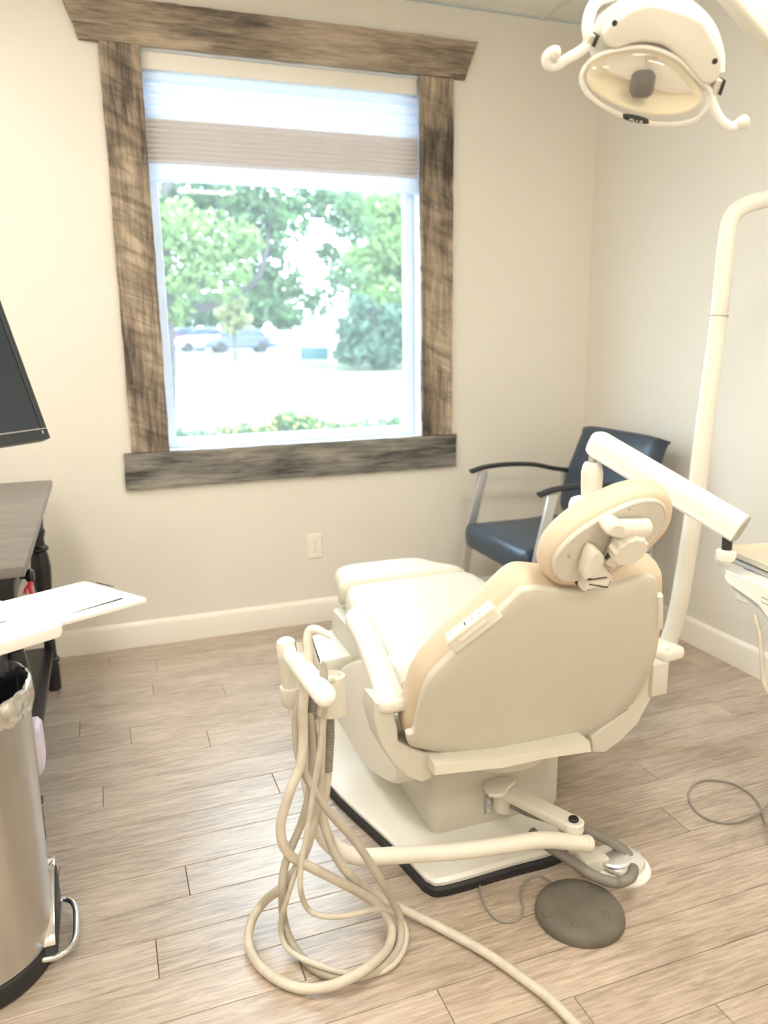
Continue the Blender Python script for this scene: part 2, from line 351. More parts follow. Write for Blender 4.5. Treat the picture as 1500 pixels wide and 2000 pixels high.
# floor planks, running along x
PW, PL = 0.1175, 1.40
known = {4: 0.008, 6: 0.098, 7: -0.21, 10: -0.10, 12: 0.243, 13: -0.007, 14: -0.174, 15: 0.35, 16: 0.09, 3: 0.30, 0: 0.806, -1: 1.063, 8: 0.62, 5: 0.74, 9: 0.40, 11: 0.80, 2: 1.02, 1: 0.55}
def plank_mesh(w, l):
    b = MB(); b.box((0, 0, -0.002), (l - 0.0016, w - 0.0016, 0.004)); bm = b.bm
    top = [e for e in bm.edges if all(v.co.z > -0.001 for v in e.verts)]
    bmesh.ops.bevel(bm, geom=top, offset=0.0012, segments=1, affect='EDGES'); me = bpy.data.meshes.new('plank'); bm.to_mesh(me); bm.free()
    me.materials.append(M['plank']); return me
full = plank_mesh(PW, PL)
for k in range(-21, 21):
    y0, y1 = 1.013 + PW * k, 1.013 + PW * (k + 1)
    y0, y1 = max(y0, YF), min(y1, YB)
    if y1 - y0 < 0.01: continue
    x = known.get(k, random.uniform(-0.7, 0.7)) - PL * 4
    while x < XR:
        a, e = max(x, XL), min(x + PL, XR); x += PL
        if e - a < 0.01: continue
        me = full if (abs(e - a - PL) < 1e-6 and abs(y1 - y0 - PW) < 1e-6) else plank_mesh(y1 - y0, e - a)
        o = bpy.data.objects.new('plank', me); C.objects.link(o); o.parent = floor; o['_w'] = (0, 0, 0)
        o.location = V((a + e) / 2, (y0 + y1) / 2, 0) - floor.location
# ceiling: grid of tiles in t bars
ceiling = struct('ceiling', MB().span((XL - T, YF - T, ZC + 0.02), (XR + T, YB + T, ZC + 0.12)), 'ceiling')
TS = 0.61; X0T = 2.04 - TS * 7; Y0T = 3.14 - TS * 8
fixtures = []
LIT = {(2, 1), (5, 1), (2, 4), (5, 4), (2, 6)}  # unseen panels, slots picked for their light; window-side one added to brighten the wall
for i in range(0, 8):
    for j in range(0, 9):
        a, e = max(X0T + TS * i, XL), min(X0T + TS * (i + 1), XR); c, d = max(Y0T + TS * j, YF), min(Y0T + TS * (j + 1), YB)
        if e - a < 0.03 or d - c < 0.03: continue
        if (i, j) in LIT or (i + 1, j) in LIT and False: fixtures.append((a, e, c, d)); continue
        MB().span((a + 0.012, c + 0.012, ZC + 0.004), (e - 0.012, d - 0.012, ZC + 0.02)).build('ceiling_tile', 'ceiling', ceiling)
b = MB()
for i in range(0, 9):
    x = X0T + TS * i
    if XL < x < XR: b.span((x - 0.012, YF, ZC - 0.002), (x + 0.012, YB, ZC + 0.01))
for j in range(0, 10):
    y = Y0T + TS * j
    if YF < y < YB: b.span((XL, y - 0.012, ZC - 0.0025), (XR, y + 0.012, ZC + 0.0095))
b.build('grid_bar', 'tbar', ceiling)
for q, (a, e, c, d) in enumerate(fixtures):
    t = thing('ceiling_light', ('recessed square ceiling light panel behind the camera, left side', 'recessed square ceiling light panel at the left middle of the ceiling', 'unseen square ceiling light panel added to brighten the left of the window wall', 'recessed square ceiling light panel behind the camera, right side', 'recessed square ceiling light panel above the lamp arm')[q], 'light', ((a + e) / 2, (c + d) / 2, ZC), 'square ceiling light panels')
    f = MB()
    f.span((a, c, ZC), (e, c + 0.03, ZC + 0.018)).span((a, d - 0.03, ZC), (e, d, ZC + 0.018)).span((a, c + 0.03, ZC), (a + 0.03, d - 0.03, ZC + 0.018)).span((e - 0.03, c + 0.03, ZC), (e, d - 0.03, ZC + 0.018))
    f.build('frame', 'trim', t); MB().span((a + 0.03, c + 0.03, ZC + 0.004), (e - 0.03, d - 0.03, ZC + 0.016)).build('diffuser', 'panel', t)

# ------------------------------------------------------------------ window
win = struct('window_1', MB().span((OX0, YB + 0.001, OZ0), (OX0 + 0.02, YB + T, OZ1)).span((OX1 - 0.018, YB + 0.001, OZ0), (OX1, YB + T, OZ1))
             .span((OX0 + 0.02, YB + 0.001, OZ1 - 0.016), (OX1 - 0.018, YB + T, OZ1)).span((OX0 + 0.02, YB + 0.001, OZ0), (OX1 - 0.018, YB + T, OZ0 + 0.012)), 'frame')
fy0, fy1 = YB + 0.085, YB + 0.13
fx0, fx1, fz0, fz1 = OX0 + 0.02, OX1 - 0.018, OZ0 + 0.012, OZ1 - 0.016
fw = 0.042
f = MB(); f.span((fx0, fy0, fz0), (fx0 + fw, fy1, fz1), 0.004).span((fx1 - fw, fy0, fz0), (fx1, fy1, fz1), 0.004)
f.span((fx0 + fw, fy0, fz0), (fx1 - fw, fy1, fz0 + fw), 0.004).span((fx0 + fw, fy0, fz1 - fw), (fx1 - fw, fy1, fz1), 0.004)
f.build('window_frame', 'frame', win)
MB().span((fx0 + fw, fy0 + 0.022, fz0 + fw), (fx1 - fw, fy0 + 0.026, fz1 - fw)).build('pane', 'glass', win)
# barn board casing
def board(name, pts, m, axis):
    outl = [V(p) for p in pts]; f = ((0, YB - 0.001, 0), (1, 0, 0), (0, 0, 1), (0, -1, 0))
    # ragged sawn edges
    res = []
    for i, p in enumerate(outl):
        q = outl[(i + 1) % len(outl)]; n = max(2, int((q - p).length / 0.045)); d = q - p; nn = Vector((-d.y, d.x)).normalized()
        for k in range(n): res.append(p + d * k / n + nn * (random.uniform(-0.0018, 0.0018) if k else 0))
    return struct(name, MB().loft(f, res, [(0, 0), (0, 0.021), (-0.003, 0.024)]), m)
board('trim_1', ((-0.016, 2.602), (1.705, 2.602), (1.643, 2.445), (0.036, 2.445)), 'barn_x', 0)
board('trim_2', ((0.106, 2.444), (0.258, 2.444), (0.257, 0.869), (0.102, 0.869)), 'barn_z', 2)
board('trim_3', ((1.427, 2.444), (1.588, 2.444), (1.584, 0.869), (1.431, 0.869)), 'barn_z', 2)
board('trim_4', ((0.068, 0.868), (1.612, 0.868), (1.610, 0.712), (0.064, 0.712)), 'barn_g', 0)
# cellular shade
sh = thing('cellular_shade', 'pleated cellular shade raised in the upper part of the barn board window', 'blind', ((OX0 + OX1) / 2, YB + 0.04, 1.96))
sx0, sx1, syc = fx0 + 0.004, fx1 - 0.006, YB + 0.042
MB().span((sx0, syc - 0.026, 2.375), (sx1, syc + 0.026, fz1), 0.004).build('headrail', 'trim', sh)
def pleat(z0, z1, d, name, m):
    prof = [V(q) for q in ((d * 0.5, z0), (-d * 0.8, z0 + (z1 - z0) * 0.22), (-d, z0 + (z1 - z0) * 0.5), (-d * 0.8, z0 + (z1 - z0) * 0.74), (d * 0.5, z1), (d * 0.6, z1), (d, (z0 + z1) / 2), (d * 0.6, z0))]
    f = ((sx0, syc, 0), (0, 1, 0), (0, 0, 1), (1, 0, 0)); return MB().loft(f, prof, [(0, 0), (0, sx1 - sx0)]).build(name, m, sh, sharp=50)
for k in range(4): pleat(2.205 + 0.0425 * k, 2.2465 + 0.0425 * k, 0.019, 'sheer_cell', 'sheer')
NP = 9; dz = (2.205 - 2.032) / NP
for k in range(NP): pleat(2.032 + dz * k, 2.032 + dz * (k + 1) - 0.0012, 0.024, 'pleat', 'blind')
MB().span((sx0, syc - 0.02, 1.968), (sx1, syc + 0.02, 2.031), 0.006).build('bottom_rail', 'sheer', sh)

# ------------------------------------------------------------------ wall outlets
def outlet(loc, n, label):
    n = V(n); u = V(0, 0, 1).cross(n) * -1; t = thing('wall_outlet', label, 'outlet', loc); o = V(loc) + V(0, 0, 0.0585)
    f = (o, u, V(0, 0, 1), n)
    MB().loft(f, round_rect(0.071, 0.117, 0.004), [(0, 0), (0, 0.004), (-0.003, 0.0065)]).build('cover_plate', 'trim', t)
    for s in (-1, 1):
        r = MB().loft(f, round_rect(0.034, 0.029, 0.008, cy=s * 0.0195), [(0, 0.0065), (0, 0.0085)]).build('receptacle', 'trim', t)
        b = MB()
        for dx, w, h in ((-0.0065, 0.0022, 0.008), (0.0065, 0.0022, 0.0065)): b.loft(f, round_rect(w, h, 0.0005, cx=dx, cy=s * 0.0195 + 0.003), [(0, 0.0085), (0, 0.0088)])
        b.loft(f, oval(0, s * 0.0195 - 0.008, 0.0024, 0.0024, n=10), [(0, 0.0085), (0, 0.0088)]); b.build('slot', 'inkgrey', r)
    MB().lathe([(0.003, 0.0065), (0.003, 0.0078), (0.001, 0.008)], o, n, 10).build('screw', 'silver', t)
outlet((0.886, YB, 0.318), (0, -1, 0), 'white duplex outlet on the wall below the window')
outlet((XR, 2.292, 0.275), (-1, 0, 0), 'white duplex outlet on the right wall behind the instrument tray')
# ------------------------------------------------------------------ patient chair
R25 = math.radians(25)
B0 = V(0.93, 1.56, 0.29); BU = V(1, 0, 0); BV = V(0, -math.sin(R25), math.cos(R25)); BN = BU.cross(BV)
SF = (B0, BU, BV, BN)
def S3(u, v, off=0): return B0 + BU * u + BV * v + BN * off
ch = thing('dental_chair', 'cream reclining patient chair with tan-edged backrest and smooth plastic back shell', 'dental chair', (0.92, 1.95, 0))
base_o = [V(p) for p in ((0.534, 2.025), (0.609, 1.695), (0.634, 1.557), (0.645, 1.517), (0.682, 1.494), (0.87, 1.497), (0.985, 1.497), (1.035, 1.52), (1.06, 1.60), (1.15, 2.05), (1.2, 2.42), (1.14, 2.5), (0.66, 2.5), (0.59, 2.44), (0.556, 2.274))]
ZF = ((0, 0, 0), (1, 0, 0), (0, 1, 0), (0, 0, 1))
bs = smooth_closed(base_o, 4)
MB().loft(ZF, bs, [(0.004, 0), (0.004, 0.018), (-0.002, 0.024)]).build('base_gasket', 'black', ch, label='black rubber edge under the base plate')
MB().loft(ZF, bs, [(-0.006, 0.022), (-0.004, 0.034), (-0.012, 0.042)]).build('base_plate', 'white', ch)
pd = MB().loft(ZF, round_rect(0.391, 0.44, 0.03, 6, cx=0.911, cy=1.875), [(-0.01, 0.042), (0, 0.06), (0, 0.27), (-0.01, 0.285)]); pd.build('pedestal', 'shell', ch)
MB().loft(ZF, oval(0.905, 1.60, 0.105, 0.07), [(-0.02, 0.262), (0, 0.268), (0, 0.287), (-0.01, 0.293)]).build('swivel_plate', 'shell', ch)
# crossbar under the backrest
MB().loft(((0, 0, 0), (1, 0, 0), (0, 0, 1), (0, -1, 0)), [V(p) for p in ((0.643, 0.377), (0.643, 0.342), (0.823, 0.322), (0.931, 0.322), (1.068, 0.313), (1.062, 0.348), (0.823, 0.353))], [(-0.002, -1.62), (-0.002, -1.475), (-0.005, -1.47)]).build('crossbar', 'cream', ch)
# lift linkage at the left side
MB().loft(((0.6, 0, 0), (0, 1, 0), (0, 0, 1), (1, 0, 0)), smooth_closed([V(p) for p in ((2.148, 0.308), (2.167, 0.234), (2.162, 0.172), (2.053, 0.164), (1.929, 0.158), (1.815, 0.17), (1.667, 0.22), (1.626, 0.248), (1.631, 0.297), (1.666, 0.351), (1.707, 0.457), (1.826, 0.489), (2.033, 0.398))], 3), [(-0.015, 0), (-0.004, 0.006), (0, 0.02), (0, 0.16)]).build('lift_arm_cover', 'cream', ch)
MB().box((0.84, 2.0, 0.24), (0.26, 0.5, 0.30), None, 0.03, 3).build('lift_housing', 'shell', ch)
# toe housing below the leg rest
fo = [V(p) for p in ((0.631, 2.55), (0.605, 2.355), (0.633, 2.335), (0.90, 2.36), (1.22, 2.37), (1.24, 2.45), (1.24, 2.62), (1.2, 2.66), (0.795, 2.626), (0.648, 2.58))]
MB().loft(ZF, smooth_closed(fo, 3), [(-0.02, 0.20), (-0.004, 0.21), (0, 0.235), (0, 0.27), (-0.006, 0.28)]).build('toe_housing', 'cream', ch)
MB().span((0.72, 2.1, 0.25), (1.14, 2.6, 0.37), 0.02).build('seat_frame', 'shell', ch)
# seat and leg rest upholstery
cl, cr_ = (0.75, 2.503), (1.267, 2.53)
seat_o = [V(p) for p in ((0.66, 1.60), (0.652, 1.75), (0.67, 2.0), (0.705, 2.28), (0.733, 2.44), (0.762, 2.53), (0.80, 2.548), (1.0, 2.552), (1.22, 2.548), (1.263, 2.52), (1.268, 2.42), (1.262, 2.2), (1.25, 1.9), (1.22, 1.60))]
MB().loft(ZF, smooth_closed(seat_o, 4), [(-0.03, 0.345), (-0.008, 0.355), (0, 0.38), (0, 0.43), (-0.008, 0.452), (-0.025, 0.465), (-0.06, 0.472)]).build('seat_cushion', 'vinyl', ch, sharp=60)
leg_o = [V(p) for p in ((0.765, 2.556), (0.758, 2.62), (0.775, 2.72), (0.80, 2.775), (0.86, 2.80), (1.02, 2.805), (1.12, 2.795), (1.165, 2.76), (1.20, 2.67), (1.25, 2.558), (1.0, 2.554))]
MB().loft(ZF, smooth_closed(leg_o, 4), [(-0.03, 0.375), (-0.006, 0.385), (0, 0.405), (0, 0.44), (-0.008, 0.458), (-0.025, 0.468), (-0.05, 0.472)]).build('leg_rest', 'vinyl', ch, sharp=60)
# backrest
shell_o = [V(p) for p in ((-0.334, 0.193), (-0.334, 0.254), (-0.334, 0.31), (-0.331, 0.346), (-0.321, 0.377), (-0.298, 0.413), (-0.271, 0.449), (-0.228, 0.504), (-0.195, 0.55), (-0.173, 0.582), (-0.162, 0.591), (-0.138, 0.592), (-0.089, 0.58), (-0.03, 0.566), (0.023, 0.561), (0.066, 0.563), (0.117, 0.573), (0.146, 0.58), (0.163, 0.576), (0.177, 0.561), (0.197, 0.513), (0.231, 0.435), (0.264, 0.34), (0.276, 0.276), (0.275, 0.194), (0.269, 0.141), (0.249, 0.094), (0.224, 0.053), (0.189, 0.019), (0.142, 0.01), (0.092, 0.008), (0.024, 0.001), (-0.047, 0.008), (-0.122, 0.031), (-0.19, 0.061), (-0.265, 0.1), (-0.326, 0.134), (-0.342, 0.155), (-0.35, 0.185))]
so_ = smooth_closed(shell_o, 3)
shell = MB().loft(SF, so_, [(0.0, -0.012), (0.002, -0.004), (0.001, 0.002), (-0.002, 0.005), (-0.04, 0.009), (-0.11, 0.013)], cap0=True).build('back_shell', 'shell', ch, sharp=50)
cush_o = [V(p) for p in ((-0.333, 0.168), (-0.333, 0.242), (-0.332, 0.293), (-0.324, 0.333), (-0.312, 0.363), (-0.271, 0.43), (-0.22, 0.498), (-0.18, 0.554), (-0.157, 0.581), (-0.129, 0.587), (-0.063, 0.57), (-0.016, 0.559), (0.037, 0.556), (0.081, 0.558), (0.136, 0.573), (0.166, 0.578), (0.193, 0.568), (0.213, 0.54), (0.243, 0.463), (0.282, 0.354), (0.307, 0.24), (0.301, 0.109), (0.258, 0.017), (0.165, -0.025), (-0.038, -0.007), (-0.225, 0.071), (-0.31, 0.12))]
cs = smooth_closed(cush_o, 3)
MB().loft(SF, cs, [(-0.03, -0.006), (-0.008, -0.008), (0.0, -0.016), (0.008, -0.03), (0.012, -0.05), (0.01, -0.072), (0.0, -0.09), (-0.02, -0.103), (-0.06, -0.110)]).build('backrest_cushion', 'tan', ch, sharp=60)
MB().loft(SF, cs, [(-0.064, -0.1085), (-0.07, -0.112), (-0.12, -0.114)]).build('backrest_face', 'vinyl', ch, sharp=60)
# headrest
ho, rt = V((0.016, 0.692)), math.radians(31)
hp = V((0.001, 0.703))
head_o = oval(ho.x, ho.y, 0.145, 0.098, rt, 56, 2.25)
MB().loft(SF, head_o, [(-0.03, 0.002), (-0.01, 0.0), (0.0, -0.012), (0.004, -0.03), (0.002, -0.048), (-0.01, -0.064), (-0.03, -0.074), (-0.055, -0.078)]).build('headrest_cushion', 'tan', ch, sharp=60)
plate = MB().loft(SF, oval(hp.x, hp.y, 0.126, 0.077, rt, 56, 2.3), [(0, 0.0), (0.002, 0.007), (0, 0.011), (-0.003, 0.012), (-0.005, 0.0105)]).build('headrest_plate', 'shell', ch, sharp=30)
for p in (V((-0.087, 0.679)), V((0.017, 0.786))):
    MB().lathe([(0.0045, 0.010), (0.0045, 0.0125), (0.003, 0.0138), (0.001, 0.0138)], S3(p.x, p.y), BN, 12).build('screw', 'silver', plate)
# headrest bracket and knob
a, c = V((-0.013, 0.755)), V((0.055, 0.749))
mt = MB().tube([S3(a.x, a.y, 0.03), S3(c.x, c.y, 0.03)], 0.0185, 18, 1).build('upper_barrel', 'cream', ch)
w = [V(p) for p in ((-0.047, 0.755), (-0.041, 0.777), (-0.022, 0.777), (-0.008, 0.767), (0.003, 0.748), (-0.006, 0.739))]
MB().loft(SF, smooth_closed(w, 3), [(-0.002, 0.010), (0, 0.02), (0, 0.042), (-0.004, 0.046)]).build('barrel_end', 'cream', ch)
w = [V(p) for p in ((-0.001, 0.728), (0.072, 0.724), (0.061, 0.681), (0.02, 0.645), (-0.007, 0.66), (-0.006, 0.697))]
MB().loft(SF, w, [(-0.002, 0.012), (0, 0.016), (0, 0.026), (-0.002, 0.028)]).build('slide_bar', 'cream', ch)
w = [V(p) for p in ((-0.014, 0.677), (-0.01, 0.698), (0.001, 0.715), (-0.008, 0.732), (-0.001, 0.733), (0.008, 0.714), (0, 0.691), (-0.008, 0.671))]
MB().loft(SF, w, [(0, 0.026), (0, 0.0295)]).build('slide_slot', 'darkgrey', ch)
w = [V(p) for p in ((0.015, 0.728), (0.056, 0.728), (0.055, 0.713), (0.007, 0.711))]
MB().loft(SF, w, [(0, 0.027), (0, 0.0292)]).build('window_slot', 'darkgrey', ch)
w = [V(p) for p in ((-0.057, 0.639), (-0.065, 0.662), (-0.065, 0.702), (-0.06, 0.715), (-0.046, 0.711), (-0.031, 0.696), (-0.024, 0.68), (-0.027, 0.667), (-0.041, 0.645))]
MB().loft(SF, w, [(-0.003, 0.012), (0, 0.016), (0, 0.040), (-0.005, 0.045)]).build('hinge_wedge', 'cream', ch)
w = [V(p) for p in ((-0.036, 0.627), (-0.021, 0.67), (0.021, 0.624))]
MB().loft(SF, w, [(-0.001, 0.0), (0, 0.01), (0, 0.030), (-0.003, 0.033)]).build('hinge_web', 'cream', ch)
w = round_rect(0.066, 0.033, 0.006, 4); kx = V((-0.007, 0.607))
clip = MB().loft(SF, [q + kx for q in w], [(-0.004, -0.03), (0, -0.02), (0, 0.026), (-0.004, 0.032), (-0.01, 0.033)]).build('neck_bracket', 'cream', ch)
MB().loft(SF, [q + V((-0.019, 0.629)) for q in round_rect(0.046, 0.003, 0.001, 3)], [(0, 0.031), (0, 0.0338)]).build('bracket_slot', 'darkgrey', clip)
MB().loft(SF, [q + kx for q in round_rect(0.070, 0.037, 0.007, 4)], [(0, -0.01), (0, 0.0075)]).build('bracket_gap_shade', 'darkgrey', clip)  # dark plate standing in for the shadow around the bracket
kc = V((0.021, 0.71))
kn = V(-0.05, -0.88, -0.48).normalized()
prof = []
kb = MB(); kx_ = V(0, 0, 1).cross(kn).normalized(); ky_ = kn.cross(kx_)
ko = [V((0.036 + 0.0016 * math.cos(12 * t)) * math.cos(t), (0.036 + 0.0016 * math.cos(12 * t)) * math.sin(t)) for t in [2 * math.pi * k / 72 for k in range(72)]]
kb.loft((S3(kc.x, kc.y, 0.03), kx_, ky_, kn), ko, [(-0.004, -0.004), (0, 0.0), (0, 0.022), (-0.003, 0.025)]); kb.build('adjustment_knob', 'cream', ch, sharp=28)
MB().tube([S3(kc.x, kc.y, 0.0), S3(kc.x, kc.y, 0.035)], 0.014, 14, 1).build('knob_shaft', 'cream', ch)
# control pad clipped to the upper left edge
pa, pb, pc, pd_ = S3(*(-0.309, 0.471), .006), S3(*(-0.223, 0.558), .006), S3(*(-0.218, 0.564), -.028), S3(*(-0.301, 0.463), -.028)
ux = (pb - pa); Lx = ux.length; ux.normalize(); uy = (pd_ - pa); uy = uy - ux * uy.dot(ux); Ly = uy.length; uy.normalize(); un = ux.cross(uy)
PF = (pa, ux, uy, un)
pad = MB().loft(PF, round_rect(Lx, Ly, 0.003, 3, Lx / 2, Ly / 2), [(0, -0.03), (0, 0.0), (-0.0012, 0.0012)]).build('control_pad', 'cream', ch)
b = MB()
for (x0, y0, x1, y1) in ((0.003, 0.003, Lx - 0.003, 0.0038), (0.003, Ly - 0.0038, Lx - 0.003, Ly - 0.003), (0.003, 0.0038, 0.0038, Ly - 0.0038), (Lx - 0.0038, 0.0038, Lx - 0.003, Ly - 0.0038)):
    b.loft(PF, [V(x0, y0), V(x1, y0), V(x1, y1), V(x0, y1)], [(0, 0.0012), (0, 0.0016)])
b.build('border_line', 'inkgrey', pad)
for k in range(6):
    cx = Lx * (0.12 + 0.152 * k); cyy = Ly * 0.5; b = MB(); mm = 'ink' if k == 2 else 'inkgrey'; s = 0.55 if k < 2 else 1.0
    def mark(p, q, wdt):
        d = (V(q) - V(p)).normalized(); nn = V(-d.y, d.x) * wdt / 2; c0 = V(cx, cyy)
        b.loft(PF, [c0 + V(p) - nn, c0 + V(q) - nn, c0 + V(q) + nn, c0 + V(p) + nn], [(0, 0.0012), (0, 0.0017)])
    if k == 0: mark((-0.0015, 0), (0.0015, 0), 0.0008); mark((0, -0.0018), (0, -0.0009), 0.0008); mark((0, 0.0009), (0, 0.0018), 0.0008)
    elif k == 1: mark((-0.0012, 0.003), (0.001, 0.003), 0.0008); mark((-0.0012, -0.003), (0.001, -0.003), 0.0008); mark((-0.0008, -0.001), (-0.0008, 0.001), 0.0008)
    elif k == 2:
        for yy in (-0.0038, 0, 0.0038):
            mark((-0.0014, yy - 0.0014), (0.0014, yy - 0.0014), 0.0009); mark((-0.0014, yy + 0.0014), (0.0014, yy + 0.0014), 0.0009); mark((-0.0014, yy - 0.0014), (-0.0014, yy + 0.0014), 0.0009); mark((0.0014, yy - 0.0014), (0.0014, yy + 0.0014), 0.0009)
    else:
        mark((0.0015, -0.0045), (0.0015, -0.0015), 0.0026); mark((0.001, -0.0018), (-0.0012, 0.0045), 0.0011)
        if k < 5: mark((0.001, -0.0015), (-0.0045, -0.0025), 0.0011)
    b.build('button_symbol', mm, pad)
q = [S3(*(-0.289, 0.483), .006), S3(*(-0.239, 0.534), .006)]
dn = S3(*(-0.218, 0.514), .008) - S3(*(-0.239, 0.534), .006)
tk = (q[1] - q[0]).normalized()
cb = MB(); n_ = dn.normalized(); o_ = tk.cross(n_); o_ = o_ if o_.y < 0 else -o_
arc = [(-0.001, -0.012), (0.0, 0.0), (0.004, 0.004), (0.010, 0.006), (0.016, 0.005), (0.021, 0.001), (0.022, -0.012), (0.0, -0.022)]
cb.loft((q[0], n_, o_, tk), [V(p) for p in arc], [(0, 0), (0, (q[1] - q[0]).length)]); cb.build('pad_clip', 'cream', ch)
MB().loft(SF, [V(p) for p in ((0.196, 0.516), (0.209, 0.519), (0.255, 0.41), (0.24, 0.405))], [(-0.001, -0.06), (0.001, -0.05), (0.001, 0.004), (-0.002, 0.008)]).build('side_clip', 'cream', ch)
# armrests
arm_o = [V(p) for p in ((0.627, 2.099), (0.653, 2.132), (0.688, 2.118), (0.688, 2.05), (0.667, 1.909), (0.632, 1.706), (0.608, 1.587), (0.598, 1.522), (0.588, 1.509), (0.554, 1.509), (0.53, 1.516), (0.528, 1.538), (0.543, 1.61), (0.564, 1.713), (0.597, 1.897), (0.616, 2.043))]
ar = [(-0.012, 0.495), (-0.002, 0.500), (0, 0.508), (0, 0.519), (-0.003, 0.526), (-0.008, 0.530)]
MB().loft(ZF, smooth_closed(arm_o, 3), ar).build('armrest', 'cream', ch, sharp=50)
arm_r = [V(2 * 0.952 - p.x, p.y) for p in arm_o][::-1]
MB().loft(ZF, smooth_closed(arm_r, 3), ar).build('armrest', 'cream', ch, sharp=50)
YFR = ((0, 0, 0), (1, 0, 0), (0, 0, 1), (0, -1, 0))
br = [V(p) for p in ((0.519, 0.527), (0.563, 0.517), (0.566, 0.483), (0.573, 0.45), (0.574, 0.422), (0.601, 0.4), (0.645, 0.375), (0.66, 0.359), (0.658, 0.307), (0.632, 0.302), (0.594, 0.324), (0.558, 0.368), (0.53, 0.423), (0.519, 0.467), (0.515, 0.499))]
MB().loft(YFR, br, [(-0.003, -1.60), (0, -1.597), (0, -1.523), (-0.003, -1.52)]).build('arm_bracket', 'shell', ch, sharp=25)
br2 = [V(p) for p in ((1.269, 0.476), (1.286, 0.482), (1.287, 0.448), (1.281, 0.398), (1.242, 0.333), (1.192, 0.295), (1.146, 0.272), (1.108, 0.28), (1.101, 0.324), (1.146, 0.349), (1.21, 0.379), (1.222, 0.417))]
MB().loft(YFR, br2, [(-0.003, -1.60), (0, -1.597), (0, -1.523), (-0.003, -1.52)]).build('arm_bracket', 'shell', ch, sharp=25)
MB().box(((1.279 + 1.31) / 2, 1.53, 0.455), (0.05, 0.05, 0.09), None, 0.006).build('arm_post', 'shell', ch)
p = V((0.615, 1.6, 0.421)); MB().tube([p - V(0.06, 0, 0), p + V(0.05, 0, 0)], 0.024, 20, 1).build('pivot_barrel', 'cream', ch)
p = V((0.562, 1.7, 0.431)); MB().box(p, (0.02, 0.014, 0.02), None, 0.002).build('pivot_stud', 'chrome', ch)
# backrest support arms (under the shell)
MB().span((0.74, 1.60, 0.28), (1.10, 1.72, 0.40), 0.015).build('hinge_block', 'shell', ch)

# ------------------------------------------------------------------ assistant instrument arm
aa = thing('instrument_holder_arm', 'cream tubular assistant arm with instrument holders at the left side of the patient chair', 'dental arm', (0.95, 1.60, 0))
mp = V((0.89, 1.655, 0.105))
pl = MB().box((mp.x, 1.648, mp.z), (0.044, 0.006, 0.05), None, 0.001).build('mounting_plate', 'silver', aa)
for dx, dzz in ((-0.012, 0.014), (-0.014, -0.015)): MB().lathe([(0.0045, 0), (0.0045, 0.003), (0.002, 0.0045), (0.001, 0.0045)], (mp.x + dx, 1.645, mp.z + dzz), (0, -1, 0), 10).build('screw', 'chrome', pl)
pv = V((0.981, 1.409, 0.185))
m0 = V((0.922, 1.62, 0.131))
MB().lathe([(0.026, -0.028), (0.03, -0.024), (0.03, 0.024), (0.026, 0.03)], (m0.x - 0.01, 1.625, m0.z - 0.004), (0, 0, 1), 20).build('swivel_barrel', 'shell', aa)
MB().beam(m0 + V(-0.01, 0.01, 0.022), pv + V(0, 0, -0.012), 0.05, 0.026, 0.006).lathe([(0.024, -0.026), (0.0255, -0.022), (0.0255, -0.002), (0.022, 0.001)], pv, (0, 0, 1), 24).build('link_arm', 'cream', aa)
MB().loft(((m0.x - 0.03, m0.y, m0.z + 0.045), (1, 0, 0), (0, 1, 0), (0, 0, 1)), smooth_closed([V(p) for p in ((-0.045, -0.03), (-0.01, -0.045), (0.02, -0.02), (0.05, 0.0), (0.04, 0.025), (-0.03, 0.022))], 3), [(-0.001, -0.004), (0, 0), (0, 0.004), (-0.002, 0.006)]).build('finger_lever', 'cream', aa)
MB().lathe([(0.012, 0.0), (0.0125, 0.006), (0.010, 0.009), (0.006, 0.009), (0.005, 0.006)], pv, (0, 0, 1), 18).build('pivot_cap', 'black', aa, label='black pivot cap')
MB().lathe([(0.010, -0.085), (0.019, -0.06), (0.020, -0.027)], pv, (0, 0, 1), 20).build('pivot_stem', 'shell', aa)
tube_p = [V(p) for p in ((1.008, 1.385, 0.131), (0.964, 1.387, 0.145), (0.913, 1.39, 0.162), (0.864, 1.395, 0.17), (0.798, 1.41, 0.166), (0.692, 1.44, 0.157), (0.58, 1.47, 0.157), (0.496, 1.495, 0.156), (0.454, 1.505, 0.163), (0.419, 1.51, 0.184), (0.391, 1.51, 0.22), (0.375, 1.51, 0.261), (0.366, 1.51, 0.319), (0.356, 1.51, 0.399), (0.346, 1.51, 0.482), (0.337, 1.51, 0.562), (0.331, 1.51, 0.599))]
MB().tube(tube_p, 0.0195, 18, 5).build('support_tube', 'cream', aa)
e0, e1 = tube_p[0], (tube_p[0] - tube_p[1]).normalized()
MB().lathe([(0.0205, -0.012), (0.021, 0.0), (0.019, 0.006), (0.012, 0.007)], e0, e1, 20).build('end_cap', 'cream', aa)
ct, cb_ = V((0.32, 1.51, 0.697)), V((0.328, 1.51, 0.599)); ax = (ct - cb_).normalized(); hl = (ct - cb_).length
MB().lathe([(0.019, -0.01), (0.0195, 0), (0.0205, hl * 0.8), (0.0207, hl * 0.801)], cb_, ax, 24).build('post_sleeve', 'grey' if False else 'shell', aa)
MB().lathe([(0.0207, hl * 0.805), (0.0213, hl), (0.019, hl + 0.012), (0.011, hl + 0.018), (0.002, hl + 0.02)], cb_, ax, 24).build('post_cap', 'cream', aa)
MB().lathe([(0.022, -0.036), (0.0255, -0.03), (0.026, 0.004), (0.0245, 0.008), (0.021, 0.008)], cb_, ax, 26).build('collar', 'shell', aa)
ba, bb_ = V((0.324, 1.471, 0.69)), V((0.339, 1.284, 0.685)); bd = (bb_ - ba); bl = bd.length
